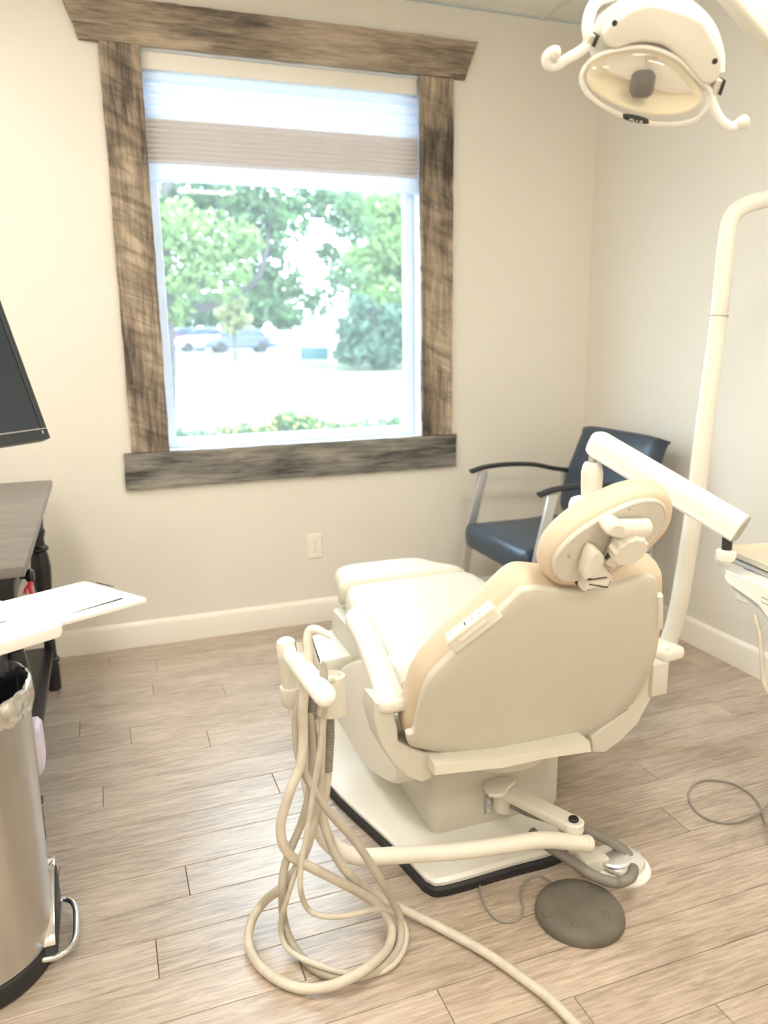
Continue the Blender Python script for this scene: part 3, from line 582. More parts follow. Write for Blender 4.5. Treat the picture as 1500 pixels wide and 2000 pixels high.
MB().lathe([(0.002, -0.021), (0.012, -0.018), (0.0185, -0.009), (0.0205, 0.0), (0.0215, bl), (0.0195, bl + 0.012), (0.012, bl + 0.021), (0.002, bl + 0.024)], ba, bd, 26).build('holder_bar', 'white', aa)
cupp = V((0.407, 1.44, 0.61))
MB().lathe([(0.030, -0.046), (0.033, -0.044), (0.0275, 0.030), (0.0265, 0.038), (0.020, 0.040), (0.018, 0.030)], cupp + V(-0.01, 0, 0), (0.05, 0.0, 1), 30).build('holder_cup', 'shell', aa)

# hoses hanging from the holders: each is its own thing
def hose(name, label, pts, r, m, group, extra=None, **kw):
    t = thing(name, label, 'hose', tuple(V(pts[-1])) if False else (V(pts[0]).x, V(pts[0]).y, 0.0), group)
    MB().tube(pts, r, kw.get('seg', 12), kw.get('sub', 6), ridge=kw.get('ridge', 0)).build('tubing', m, t, sharp=60)
    return t
GH = 'hoses hanging from the assistant arm'
HA = [(0.341, 1.43, 0.66), (0.336, 1.43, 0.628), (0.331, 1.43, 0.577), (0.33, 1.43, 0.526), (0.321, 1.42, 0.475), (0.298, 1.41, 0.433), (0.277, 1.41, 0.376), (0.27, 1.41, 0.342), (0.274, 1.41, 0.302), (0.296, 1.41, 0.264), (0.345, 1.41, 0.222), (0.407, 1.42, 0.163), (0.461, 1.444, 0.1), (0.499, 1.433, 0.06), (0.51, 1.408, 0.03), (0.487, 1.368, 0.02), (0.435, 1.323, 0.034), (0.385, 1.299, 0.04), (0.332, 1.309, 0.024), (0.279, 1.337, 0.013), (0.233, 1.386, 0.013), (0.207, 1.447, 0.013), (0.203, 1.5, 0.02), (0.221, 1.534, 0.045), (0.252, 1.536, 0.08), (0.271, 1.43, 0.187), (0.299, 1.43, 0.218), (0.328, 1.44, 0.256), (0.349, 1.45, 0.306), (0.367, 1.46, 0.357), (0.374, 1.46, 0.429), (0.372, 1.46, 0.502), (0.363, 1.46, 0.563)]
ha = hose('suction_hose', 'thick beige hose of the assistant arm making the widest floor loop', HA, 0.0105, 'hose_light', GH)
HB = [(0.334, 1.45, 0.625), (0.325, 1.45, 0.575), (0.32, 1.45, 0.535), (0.32, 1.44, 0.488), (0.33, 1.43, 0.444), (0.348, 1.41, 0.406), (0.376, 1.4, 0.355), (0.417, 1.39, 0.297), (0.453, 1.385, 0.232), (0.483, 1.385, 0.168), (0.513, 1.405, 0.1), (0.529, 1.407, 0.055), (0.527, 1.392, 0.025), (0.508, 1.363, 0.012), (0.465, 1.331, 0.012), (0.415, 1.32, 0.012), (0.364, 1.337, 0.012), (0.328, 1.367, 0.012), (0.303, 1.417, 0.014), (0.288, 1.454, 0.03), (0.28, 1.478, 0.07), (0.267, 1.41, 0.194), (0.277, 1.42, 0.244), (0.296, 1.42, 0.291), (0.32, 1.43, 0.332), (0.339, 1.44, 0.382), (0.352, 1.45, 0.44), (0.354, 1.45, 0.511), (0.35, 1.45, 0.57)]
hb = hose('suction_hose', 'beige hose crossing down to the right and coiling inside the widest floor loop', HB, 0.0088, 'hose', GH)
HCs = [(0.341, 1.286, 0.66), (0.349, 1.33, 0.617), (0.347, 1.34, 0.569), (0.34, 1.36, 0.492), (0.331, 1.38, 0.406), (0.316, 1.385, 0.32), (0.304, 1.385, 0.263), (0.3, 1.38, 0.21), (0.318, 1.409, 0.14), (0.342, 1.393, 0.125), (0.393, 1.378, 0.12), (0.461, 1.397, 0.1), (0.504, 1.415, 0.075), (0.529, 1.407, 0.055), (0.539, 1.391, 0.022), (0.518, 1.357, 0.009), (0.478, 1.326, 0.009), (0.434, 1.321, 0.009), (0.382, 1.329, 0.022), (0.338, 1.356, 0.028), (0.293, 1.405, 0.028), (0.274, 1.447, 0.03), (0.269, 1.459, 0.07), (0.274, 1.41, 0.166), (0.295, 1.41, 0.226), (0.319, 1.42, 0.272), (0.347, 1.44, 0.313), (0.363, 1.45, 0.364), (0.374, 1.45, 0.447), (0.376, 1.44, 0.523)]
hc = hose('water_hose', 'thin beige hose dropping from the near end of the holder bar', HCs, 0.0060, 'hose_light', GH)
HD = [(0.401, 1.47, 0.551), (0.397, 1.47, 0.504), (0.392, 1.465, 0.447), (0.382, 1.46, 0.379), (0.371, 1.45, 0.322), (0.379, 1.44, 0.276), (0.396, 1.44, 0.221), (0.429, 1.44, 0.161), (0.49, 1.481, 0.07), (0.549, 1.461, 0.03), (0.621, 1.387, 0.013), (0.684, 1.283, 0.013), (0.723, 1.196, 0.013), (0.75, 1.124, 0.013), (0.763, 1.049, 0.013), (0.762, 0.974, 0.013), (0.748, 0.9, 0.013)]
hd = hose('supply_hose', 'long beige hose running over the floor out at the lower right of the coils', HD, 0.0105, 'hose_light', GH)
# corrugated sleeves at the top of the hoses
MB().tube([(0.392, 1.46, 0.563), (0.394, 1.46, 0.51), (0.39, 1.46, 0.462), (0.387, 1.46, 0.421)], 0.012, 14, 14, ridge=0.14).build('corrugated_sleeve', 'corr', hd)
MB().tube([(0.36, 1.45, 0.62), (0.359, 1.455, 0.572), (0.364, 1.47, 0.544)], 0.015, 14, 12, ridge=0.14).build('corrugated_sleeve', 'corr', ha)
# instruments standing in the bar
sy_ = thing('air_water_syringe', 'cream curved-neck syringe standing in the middle of the holder bar', 'dental instrument', (0.339, 1.407, 0.69))
MB().tube([(0.338, 1.4, 0.695), (0.34, 1.4, 0.728), (0.34, 1.4, 0.752), (0.345, 1.4, 0.768), (0.355, 1.39, 0.773), (0.365, 1.38, 0.77), (0.381, 1.37, 0.76)], [0.0098, 0.0094, 0.009, 0.0088, 0.008, 0.007, 0.0058], 16, 5).build('curved_neck', 'cream', sy_)
MB().tube([(0.338, 1.4, 0.694), (0.338, 1.4, 0.7)], 0.0096, 16, 1).build('neck_ring', 'silver', sy_)
MB().tube([(0.338, 1.4, 0.687), (0.338, 1.4, 0.696)], 0.0088, 16, 1).build('socket', 'grey', sy_)
vt = thing('saliva_ejector_valve', 'small grey stepped ejector valve at the near end of the holder bar', 'dental instrument', (0.345, 1.309, 0.69))
p0, p1 = V((0.35, 1.32, 0.679)), V((0.349, 1.32, 0.733)); L_ = (p1 - p0).length
MB().lathe([(0.0085, 0), (0.0085, L_ * .3), (0.0075, L_ * .32), (0.0075, L_ * .45), (0.0083, L_ * .5), (0.0083, L_ * .68), (0.0062, L_ * .74), (0.0062, L_), (0.003, L_), (0.003, L_ * .9)], p0, p1 - p0, 18).build('valve_body', 'grey', vt)
MB().tube([p0 + V(0.006, -0.004, L_ * .25), p0 + V(0.019, -0.006, L_ * .32)], 0.004, 10, 1).build('valve_lever', 'grey', vt)
hv = thing('suction_handpiece', 'small chrome suction tip holder between the post cap and the curved syringe', 'dental instrument', (0.335, 1.455, 0.69))
p0, p1 = V((0.332, 1.44, 0.697)), V((0.333, 1.45, 0.728)); L_ = (p1 - p0).length
MB().lathe([(0.006, 0), (0.0075, L_ * .5), (0.0078, L_), (0.005, L_), (0.005, L_ * .8)], p0, p1 - p0, 16).build('tip_socket', 'chrome', hv)
# umbilical corrugated hose
um = thing('umbilical_hose', 'grey corrugated umbilical hose looping from the pedestal bracket past the chrome foot control', 'hose', (1.07, 1.463, 0))
UM = [(0.921, 1.6, 0.128), (0.95, 1.57, 0.117), (0.987, 1.53, 0.115), (1.022, 1.49, 0.119), (1.071, 1.47, 0.093), (1.12, 1.45, 0.066), (1.157, 1.43, 0.037), (1.165, 1.41, 0.012), (1.087, 1.321, 0.065), (1.051, 1.323, 0.058), (1.018, 1.359, 0.055), (0.991, 1.405, 0.065), (0.963, 1.442, 0.08), (0.955, 1.5, 0.072), (0.955, 1.55, 0.068)]
MB().tube(UM, [0.0125, 0.0125, 0.0135, 0.0135, 0.0125], 16, 26, ridge=0.07).build('corrugated_tubing', 'corr', um, sharp=60)

# ------------------------------------------------------------------ foot controls
fc = thing('foot_pedal_disc', 'round dark brown rubber foot disc with small raised bumps on the floor', 'foot pedal', (0.955, 1.331, 0))
c0 = V((0.946, 1.319, 0.018)); c0.z = 0; ra = 0.101
zz = MB().lathe([(ra, 0), (ra + 0.002, 0.006), (ra, 0.018), (ra - 0.006, 0.026), (ra - 0.018, 0.030), (ra - 0.04, 0.031), (0.02, 0.030), (0.002, 0.030)], c0, (0, 0, 1), 56)
zz.build('disc', 'rubber', fc, sharp=40)
for p in ((0.915, 1.374, 0.031), (0.997, 1.375, 0.031), (1.018, 1.318, 0.031), (0.859, 1.322, 0.031), (0.903, 1.272, 0.031), (0.986, 1.273, 0.031)):
    q = V(p); q.z = 0.0285; MB().lathe([(0.0105, 0), (0.0105, 0.002), (0.009, 0.0042), (0.001, 0.0048)], q, (0, 0, 1), 20).build('bump', 'rubber', fc)
MB().tube([(0.94, 1.419, 0.012), (0.934, 1.461, 0.006), (0.91, 1.47, 0.006), (0.875, 1.455, 0.004), (0.848, 1.419, 0.004), (0.835, 1.387, 0.004), (0.816, 1.362, 0.004), (0.788, 1.355, 0.004), (0.762, 1.37, 0.004), (0.752, 1.408, 0.004), (0.76, 1.456, 0.004), (0.778, 1.498, 0.004), (0.807, 1.52, 0.006)], 0.0026, 8, 6).build('cord', 'cable', fc)
ck = thing('chrome_foot_control', 'chrome domed foot control on a white round base beside the grey umbilical hose', 'foot pedal', (1.156, 1.434, 0))
c1 = V((1.139, 1.422, 0.01)); c1.z = 0
MB().lathe([(0.072, 0), (0.073, 0.006), (0.070, 0.012), (0.062, 0.014)], c1, (0, 0, 1), 48).build('base_ring', 'white', ck)
MB().lathe([(0.060, 0.013), (0.0605, 0.022), (0.057, 0.028), (0.040, 0.034), (0.002, 0.036)], c1 + V(0.0, 0.004, 0), (0, 0, 1), 48).build('pedal_disc', 'polished', ck)
MB().lathe([(0.043, 0.034), (0.044, 0.037), (0.040, 0.041), (0.002, 0.043)], c1 + V(-0.022, 0.008, 0), (0, 0, 1), 40).build('pedal_cap', 'polished', ck)
MB().box(c1 + V(-0.075, 0.02, 0.03), (0.07, 0.055, 0.035), None, 0.006).build('housing', 'cream', ck)
wf = thing('white_foot_switch', 'white foot switch at the right frame edge with a grey cable loop beside it', 'foot pedal', (1.602, 1.369, 0))
cq = V((1.557, 1.368, 0.02)); cq.z = 0
MB().box(cq + V(0.06, -0.045, 0.025), (0.11, 0.11, 0.05), Matrix.Rotation(0.25, 3, 'Z'), 0.014, 3).build('casing', 'white', wf)
MB().tube([(1.599, 1.406, 0.02), (1.63, 1.446, 0.006), (1.664, 1.489, 0.003), (1.682, 1.522, 0.003), (1.694, 1.565, 0.003), (1.685, 1.61, 0.006), (1.655, 1.65, 0.003), (1.61, 1.665, 0.003), (1.556, 1.647, 0.003), (1.516, 1.612, 0.003), (1.489, 1.562, 0.003), (1.486, 1.516, 0.003), (1.509, 1.482, 0.003), (1.555, 1.465, 0.003), (1.623, 1.469, 0.006), (1.691, 1.49, 0.009), (1.795, 1.534, 0.003), (1.907, 1.564, 0.003)], 0.0030, 8, 6).build('cable', 'cable', wf)

# ------------------------------------------------------------------ instrument delivery arm with tray
da = thing('delivery_arm', 'white rounded delivery arm slanting down from behind the headrest to a beige tray', 'dental arm', (1.28, 1.85, 0.04))
rx, ry = 1.285, 1.85
MB().tube([(rx - 0.09, ry + 0.05, 0.11), (rx - 0.04, ry + 0.02, 0.10), (rx, ry, 0.13), (rx, ry, 0.3)], 0.03, 16, 5).build('base_elbow', 'cream', da)
MB().lathe([(0.028, 0.28), (0.028, 0.80), (0.04, 0.81), (0.046, 0.825), (0.046, 0.855), (0.04, 0.87), (0.03, 0.875)], (rx - 0.006, ry, 0), (0, 0, 1), 28).build('lower_post', 'white', da)
MB().lathe([(0.027, 0.87), (0.030, 0.90), (0.031, 0.945), (0.027, 0.965), (0.022, 0.975)], (rx + 0.014, ry, 0), (0, 0, 1), 28).build('upper_post', 'cream', da)
MB().lathe([(0.010, 0.97), (0.010, 1.02)], (rx + 0.012, ry, 0), (0, 0, 1), 16).build('arm_spindle', 'silver', da)
A0, A1 = V((1.311, 1.84, 1.026)), V((1.51, 1.5, 0.839))
dxa = (A1 - A0).normalized(); up_ = (V(0, 0, 1) - dxa * dxa.z).normalized(); sd = dxa.cross(up_)
sec = [V(p) for p in ((-0.024, -0.036), (0.024, -0.036), (0.028, -0.02), (0.030, 0.005), (0.026, 0.024), (0.014, 0.036), (0.0, 0.039), (-0.014, 0.036), (-0.026, 0.024), (-0.030, 0.005), (-0.028, -0.02))]
AL = (A1 - A0).length
arm = MB().loft((A0, sd, up_, dxa), smooth_closed(sec, 2), [(-0.022, -0.030), (-0.010, -0.022), (-0.003, -0.010), (0, 0.004), (0, AL)]).build('spring_arm', 'white', da, sharp=40)
MB().loft((A0, sd, up_, dxa), smooth_closed(sec, 2), [(-0.0005, AL + 0.0005), (-0.001, AL + 0.004), (-0.004, AL + 0.006)]).build('arm_end_cap', 'grey', arm)
MB().lathe([(0.004, 0), (0.004, 0.002), (0.001, 0.003)], A0 + dxa * (AL - 0.03) - up_ * 0.015 - sd * 0.0300, -sd if sd.y > 0 else sd, 10).build('screw', 'silver', arm)
j = V((1.499, 1.53, 0.791))
MB().lathe([(0.013, -0.03), (0.013, 0.03)], j, (0, 0, 1), 16).build('joint_pin', 'darkgrey', da)
MB().lathe([(0.022, -0.03), (0.026, -0.02), (0.026, -0.006), (0.020, -0.002)], j + V(0, 0, -0.012), (0, 0, 1), 24).build('joint_collar', 'white', da)
MB().lathe([(0.002, -0.026), (0.014, -0.022), (0.021, -0.008), (0.021, 0.0), (0.015, 0.014), (0.006, 0.026), (0.002, 0.028)], V((1.518, 1.56, 0.743)), (-0.8, -0.4, 0.35), 26).build('brake_knob', 'white', da)
# tray holder head
K0 = V((1.533, 1.56, 0.704)); tdir = V(-0.16, -0.987, 0).normalized()
MB().loft((K0, tdir, (0, 0, 1), tdir.cross(V(0, 0, 1))), smooth_closed([V(p) for p in ((-0.008, -0.016), (0.0, 0.0), (0.02, 0.004), (0.30, 0.004), (0.30, -0.085), (0.19, -0.075), (0.14, -0.048), (0.05, -0.036), (0.01, -0.030))], 2), [(-0.004, -0.10), (0, -0.09), (0, -0.003), (-0.003, 0)]).build('control_head', 'white', da, sharp=30)
MB().loft((K0, tdir, (0, 0, 1), tdir.cross(V(0, 0, 1))), [V(p) for p in ((0.01, -0.033), (0.05, -0.040), (0.14, -0.054), (0.19, -0.082), (0.19, -0.094), (0.135, -0.064), (0.05, -0.050), (0.015, -0.043))], [(0, -0.08), (0, -0.012)]).build('holder_rail', 'silver', da)
HN = tdir.cross(V(0, 0, 1))
b = MB()
for yy, ln in ((-0.024, 0.034), (-0.036, 0.024)):
    x = 0.150
    while x < 0.150 + ln: b.loft((K0, tdir, (0, 0, 1), HN), [V(x, yy), V(x + 0.003, yy), V(x + 0.003, yy + 0.0032), V(x, yy + 0.0032)], [(0, 0), (0, 0.0006)]); x += 0.0055
b.build('small_lettering', 'inkgrey', da)
MB().tube([K0 + tdir * 0.13 + V(0, 0, -0.075), K0 + tdir * 0.155 + V(0, 0, -0.12), K0 + tdir * 0.17 + V(0, 0, -0.17), K0 + tdir * 0.19 + V(0, 0, -0.24), K0 + tdir * 0.22 + V(0.02, 0, -0.27), K0 + tdir * 0.25 + V(0.04, 0, -0.22), K0 + tdir * 0.265 + V(0.05, 0, -0.15), K0 + tdir * 0.27 + V(0.05, 0, -0.06)], 0.006, 12, 5).build('instrument_hose', 'hose_light', da)
tr = thing('instrument_tray', 'beige rectangular instrument tray with raised rim on top of the delivery head', 'tray', tuple(K0 + tdir * 0.15 + V(0, 0, 0.03)))
tz = K0.z + 0.047
T0 = V((1.602, 1.647, 0.745))
TF = (V(T0.x, T0.y, 0), V(0.987, -0.16, 0), V(-0.16, -0.987, 0), V(0, 0, 1))
ro = round_rect(0.30, 0.36, 0.03, 7, 0.15, 0.18); zt = 0.745
MB().loft(TF, ro, [(-0.012, zt - 0.024), (-0.004, zt - 0.019), (0, zt - 0.006), (0.004, zt - 0.003), (0.004, zt), (-0.002, zt), (-0.010, zt - 0.013), (-0.014, zt - 0.015)]).build('tray_pan', 'tray', tr, sharp=40)
MB().loft(TF, ro, [(-0.012, zt - 0.038), (-0.002, zt - 0.036), (0.003, zt - 0.030), (-0.003, zt - 0.025), (-0.012, zt - 0.024)]).build('tray_frame', 'silver', tr, sharp=40)
# ------------------------------------------------------------------ dental light: post, flex arm, lamp head
dl = thing('dental_light', 'white dental examination lamp with two curved handles on a tall bent post', 'lamp', (1.5, 2.0, 0.03))
PT = [(1.27, 2.06, 0.09), (1.42, 2.03, 0.095), (1.60, 2.01, 0.14), (1.70, 2.0, 0.22), (1.752, 2, 0.338), (1.774, 2, 0.436), (1.795, 2, 0.614), (1.811, 2, 0.787), (1.824, 2, 1.023), (1.847, 2, 1.377), (1.851, 2, 1.5), (1.854, 2, 1.606), (1.867, 2, 1.674), (1.917, 2, 1.71), (2, 1.995, 1.734), (2.106, 1.98, 1.755), (2.208, 1.96, 1.776)]
PT = [V(p) for p in PT]
MB().tube(PT, [0.029] * 9 + [0.0265] * 8, 22, 6).build('post', 'cream', dl)
q = V((1.849, 2, 1.381)); MB().lathe([(0.0285, -0.002), (0.0285, 0.002)], q, PT[9] - PT[8], 24).build('post_seam', 'grey', dl)
kn0 = PT[-1]
MB().lathe([(0.03, -0.03), (0.036, -0.02), (0.036, 0.05), (0.03, 0.06)], kn0, (0, 0, 1), 24).build('knuckle', 'white', dl)
F0, F1 = V((1.7, 1.345, 1.678)), V((1.089, 1.297, 2.017))
MB().beam(F0, F1, 0.034, 0.078, 0.008, up=(0, 0, 1)).build('flex_arm', 'cream', dl)
MB().tube([kn0 + V(0, 0, 0.05), (kn0 + F0) / 2 + V(0, 0, 0.03), F0], 0.022, 16, 4).build('elbow', 'white', dl)
LF = ((0.962, 1.26, 1.761), (0.906, -0.423, 0), (-0.219, -0.469, 0.856), (-0.362, -0.776, -0.517))
L0_, LA, LB, LN = [V(q) for q in LF]
def L3(p, off=0): return L0_ + LA * p[0] + LB * p[1] + LN * off
st = V((0.012, 0.124)); 
MB().tube([L3(st, -0.05), L3(st, -0.05) + V(0, 0, 0.03), F1 + V(0, 0, -0.02), F1 + V(0, 0, 0.03)], 0.019, 18, 4).build('hanger_stem', 'white', dl)
body_o = smooth_closed([V(p) for p in ((-0.101, 0.076), (-0.095, 0.095), (-0.076, 0.111), (-0.052, 0.124), (-0.025, 0.129), (0.01, 0.124), (0.046, 0.114), (0.075, 0.1), (0.1, 0.077), (0.116, 0.054), (0.126, 0.031), (0.129, 0.009), (0.126, -0.009), (0.113, -0.021), (0.083, -0.024), (0.037, -0.018), (-0.057, 0.015), (-0.098, 0.042))], 3)
MB().loft((L0_, LA, LB, LN), body_o, [(-0.05, -0.10), (-0.02, -0.09), (-0.004, -0.07), (0, -0.05), (0, -0.022), (-0.006, -0.018)]).build('lamp_housing', 'white', dl, sharp=45)
cres = smooth_closed([V(p) for p in ((-0.087, 0.087), (-0.08, 0.096), (-0.068, 0.103), (-0.053, 0.114), (-0.039, 0.12), (-0.017, 0.124), (0.005, 0.121), (0.029, 0.114), (0.051, 0.107), (0.075, 0.095), (0.088, 0.081), (0.097, 0.07), (0.112, 0.052), (0.121, 0.032), (0.123, 0.011), (0.115, 0), (0.103, -0.002), (0.092, 0.002), (0.082, 0.011), (0.07, 0.023), (0.055, 0.037), (0.039, 0.048), (0.025, 0.058), (0.011, 0.064), (-0.012, 0.068), (-0.031, 0.068), (-0.047, 0.064), (-0.061, 0.06), (-0.073, 0.063), (-0.083, 0.07), (-0.087, 0.079))], 3)
fp = MB().loft((L0_, LA, LB, LN), cres, [(-0.004, -0.02), (0, -0.012), (0, 0.004), (-0.003, 0.008), (-0.006, 0.009)]).build('front_panel', 'cream', dl, sharp=40)
for p in ((-0.071, 0.1), (0.108, 0.035)): MB().lathe([(0.0048, 0.0075), (0.0048, 0.0098), (0.001, 0.0098)], L3(p), LN, 14).build('screw_hole', 'darkgrey', fp)
dish_o = smooth_closed([V(p) for p in ((-0.116, 0.017), (-0.113, 0.029), (-0.105, 0.041), (-0.091, 0.05), (-0.072, 0.055), (-0.046, 0.059), (-0.016, 0.06), (0.015, 0.053), (0.043, 0.041), (0.067, 0.024), (0.087, 0.007), (0.11, -0.01), (0.117, -0.024), (0.113, -0.041), (0.104, -0.056), (0.087, -0.065), (0.051, -0.068), (0.018, -0.065), (-0.025, -0.053), (-0.064, -0.036), (-0.097, -0.014), (-0.111, 0.002))], 3)
refl_o = smooth_closed([V(p) for p in ((-0.102, 0.012), (-0.097, 0.034), (-0.08, 0.046), (-0.05, 0.051), (-0.015, 0.051), (0.017, 0.044), (0.044, 0.031), (0.066, 0.013), (0.088, -0.008), (0.1, -0.029), (0.083, -0.045), (0.043, -0.05), (-0.004, -0.043), (-0.051, -0.027), (-0.086, -0.007))], 3)
MB().loft((L0_, LA, LB, LN), refl_o, [(0.004, -0.006), (0, -0.004), (-0.004, -0.012), (-0.016, -0.026), (-0.032, -0.036), (-0.05, -0.041)], cap0=False).build('reflector', 'reflector', dl, sharp=60)
MB().loft((L0_, LA, LB, LN), dish_o, [(-0.001, -0.008), (0, 0.0), (-0.002, 0.014), (-0.008, 0.026), (-0.02, 0.033), (-0.045, 0.038), (-0.06, 0.039)], cap0=False).build('front_shield', 'shield', dl, sharp=60)
rim_in = MB(); n_ = len(dish_o); rp = [L3(p, 0.001) for p in dish_o]; rim_in.tube(rp + [rp[0]], 0.0042, 8, 1); rim_in.build('shield_rim', 'white', dl)
MB().loft((L3((-0.004, -0.002), -0.036), LA, LB, LN), round_rect(0.040, 0.044, 0.012, 5), [(-0.003, 0), (0, 0.01), (0, 0.030), (-0.005, 0.038), (-0.011, 0.040)]).build('bulb_cover', 'darkgrey', dl)
MB().loft((L3((0.005, 0.037), -0.03), LA, LB, LN), round_rect(0.018, 0.014, 0.002, 3), [(0, 0), (0, 0.018)]).build('bulb_clip', 'tan', dl)
# name badge on the shield
bg0, bg1 = V((-0.04, -0.04)), V((0.01, -0.057)); bm_ = (bg0 + bg1) / 2; bt = math.atan2(bg1.y - bg0.y, bg1.x - bg0.x)
BR = Matrix.Rotation(bt, 2)
def bpt(x, y): return bm_ + BR @ V(x, y)
o3 = L3(bm_, 0.030); tl = (LN * 0.9 - LB * 0.45).normalized(); bx = (LA * math.cos(bt) + LB * math.sin(bt)).normalized(); by = tl.cross(bx).normalized(); bx = by.cross(tl)
BF = (o3, bx, by, tl)
badge = MB().loft(BF, oval(0, 0, 0.0255, 0.0044), [(0, -0.006), (0, 0.0022)]).build('badge', 'ink', dl)
# tiny white lettering on the badge, as far as it can be made out
b = MB()
def stroke(x0, y0, x1, y1, w=0.0009):
    p, q = V(x0, y0 * 0.75), V(x1, y1 * 0.75); d = (q - p).normalized(); nn = V(-d.y, d.x) * w / 2
    b.loft(BF, [p - nn, q - nn, q + nn, p + nn], [(0, 0.0022), (0, 0.0027)])
for x in (-0.012, -0.0105, 0.008): stroke(x, -0.0028, x, 0.0022)
stroke(-0.0105, 0.0022, -0.0075, 0.0022); stroke(-0.0105, -0.0003, -0.008, -0.0003); stroke(-0.0055, -0.0028, -0.0055, 0.0026); stroke(-0.0055, -0.0028, -0.002, -0.0028)
stroke(0.0, -0.0028, 0.0018, 0.0022); stroke(0.0018, 0.0022, 0.0036, -0.0028); stroke(0.008, -0.0028, 0.012, -0.0028); stroke(0.008, 0.0018, 0.012, 0.0018); stroke(0.012, -0.0028, 0.012, 0.0018)
b.build('badge_lettering', 'paper', badge)
# yoke: curved arm over the top, with hinges and handles
yk = MB().tube([L3((-0.107, 0.074), -0.02), L3((-0.11, 0.09), -0.03), L3((-0.105, 0.109), -0.045), L3((-0.092, 0.123), -0.055), L3((-0.07, 0.127), -0.06), L3((-0.04, 0.128), -0.06), L3((0.01, 0.126), -0.06)], 0.0105, 14, 5).build('yoke', 'white', dl)
MB().tube([L3((0.011, 0.122), -0.06), L3((0.055, 0.109), -0.06), L3((0.097, 0.079), -0.045), L3((0.122, 0.039), -0.035), L3((0.129, 0.007), -0.025)], 0.0105, 14, 5).build('yoke', 'white', dl)
for a, c, nm in (((-0.105, 0.083), (-0.112, 0.065), 0), ((0.125, 0.003), (0.121, -0.021), 1)):
    a, c = V(a), V(c); MB().beam(L3(a, -0.006), L3(c, -0.006), 0.014, 0.016, 0.003).build('hinge_block', 'shell', dl)
    MB().beam(L3(a + V(0.008, 0), -0.004), L3(c + V(0.009, 0), -0.004), 0.003, 0.017, 0.0).build('hinge_gap', 'darkgrey', dl)
MB().tube([L3((-0.108, 0.066), -0.005), L3((-0.126, 0.056), 0.0), L3((-0.146, 0.047), 0.004), L3((-0.163, 0.038), 0.006), L3((-0.176, 0.041), 0.008), L3((-0.179, 0.052), 0.008), L3((-0.171, 0.058), 0.008)], [0.0088, 0.0088, 0.0085, 0.0085, 0.009, 0.0105, 0.012], 16, 5).build('handle', 'white', dl)
MB().lathe([(0.002, -0.012), (0.009, -0.009), (0.0125, 0), (0.0115, 0.007), (0.006, 0.011), (0.001, 0.012)], L3((-0.169, 0.059), 0.010), (0.4, -0.6, -0.2), 18).build('handle_knob', 'cream', dl)
MB().tube([L3((0.117, -0.025), -0.005), L3((0.126, -0.043), 0.0), L3((0.139, -0.06), 0.004), L3((0.155, -0.072), 0.006), L3((0.168, -0.074), 0.008), L3((0.177, -0.069), 0.008)], [0.0088, 0.0088, 0.0085, 0.0085, 0.009, 0.0105], 16, 5).build('handle', 'white', dl)
MB().lathe([(0.002, -0.012), (0.009, -0.009), (0.0125, 0), (0.0115, 0.007), (0.006, 0.011), (0.001, 0.012)], L3((0.18, -0.067), 0.010), (0.8, -0.5, 0.2), 18).build('handle_knob', 'cream', dl)

# ------------------------------------------------------------------ waiting armchair
wc = thing('armchair', 'dark blue vinyl armchair with black arms and silver legs in the room corner', 'armchair', (1.85, 2.92, 0))
sc_ = MB(); so2 = smooth_closed([V(p) for p in ((1.545, 2.66), (1.535, 2.92), (1.545, 3.16), (1.60, 3.185), (1.85, 3.18), (2.10, 3.17), (2.10, 2.65), (1.85, 2.64), (1.60, 2.635))], 4)
sc_.loft(ZF, so2, [(-0.03, 0.372), (-0.008, 0.378), (0, 0.395), (0.004, 0.43), (0, 0.458), (-0.012, 0.474), (-0.035, 0.482), (-0.08, 0.486)]).build('seat', 'navy', wc, sharp=60)
kb0 = V(2.07, 0, 0.50); kb1 = V(2.20, 0, 0.90); bv = (kb1 - kb0).normalized(); bnn = V(-bv.z, 0, bv.x)
bo = smooth_closed([V(p) for p in ((2.70, 0.02), (2.66, 0.10), (2.645, 0.38), (2.66, 0.42), (2.92, 0.425), (3.17, 0.42), (3.19, 0.38), (3.20, 0.30), (3.21, 0.14), (3.16, 0.0), (2.92, -0.04))], 4)
MB().loft((kb0, (0, 1, 0), bv, bnn), bo, [(-0.03, -0.045), (-0.008, -0.042), (0, -0.03), (0, 0.01), (-0.006, 0.022), (-0.02, 0.028), (-0.06, 0.032)]).build('backrest', 'navy', wc, sharp=60)
for yy in (3.215, 2.61):
    s_ = 1 if yy > 3 else -1
    MB().tube([(1.592, yy, 0.716), (1.66, yy, 0.732), (1.78, yy, 0.738), (1.92, yy, 0.728), (2.04, yy, 0.70), (2.14, yy, 0.685)], 0.024, 14, 5, flat=0.45, up=(0, 0, 1)).build('armrest', 'black', wc)
    MB().beam((1.655, yy, 0.715), (1.585, yy, 0.42), 0.018, 0.042, 0.003, up=(1, 0, 0)).beam((1.587, yy, 0.43), (1.535, yy, 0.0), 0.018, 0.040, 0.003, up=(1, 0, 0)).build('front_leg', 'silver', wc)
    MB().beam((2.10, yy, 0.69), (2.13, yy, 0.42), 0.018, 0.040, 0.003, up=(1, 0, 0)).beam((2.125, yy, 0.43), (2.22, yy, 0.0), 0.018, 0.038, 0.003, up=(1, 0, 0)).build('rear_leg', 'silver', wc)
    MB().beam((1.58, yy, 0.385), (2.13, yy, 0.385), 0.016, 0.03, 0.002).build('side_rail', 'silver', wc)
for x in (1.62, 2.02): MB().span((x, 2.62, 0.36), (x + 0.04, 3.205, 0.385)).build('cross_rail', 'silver', wc)

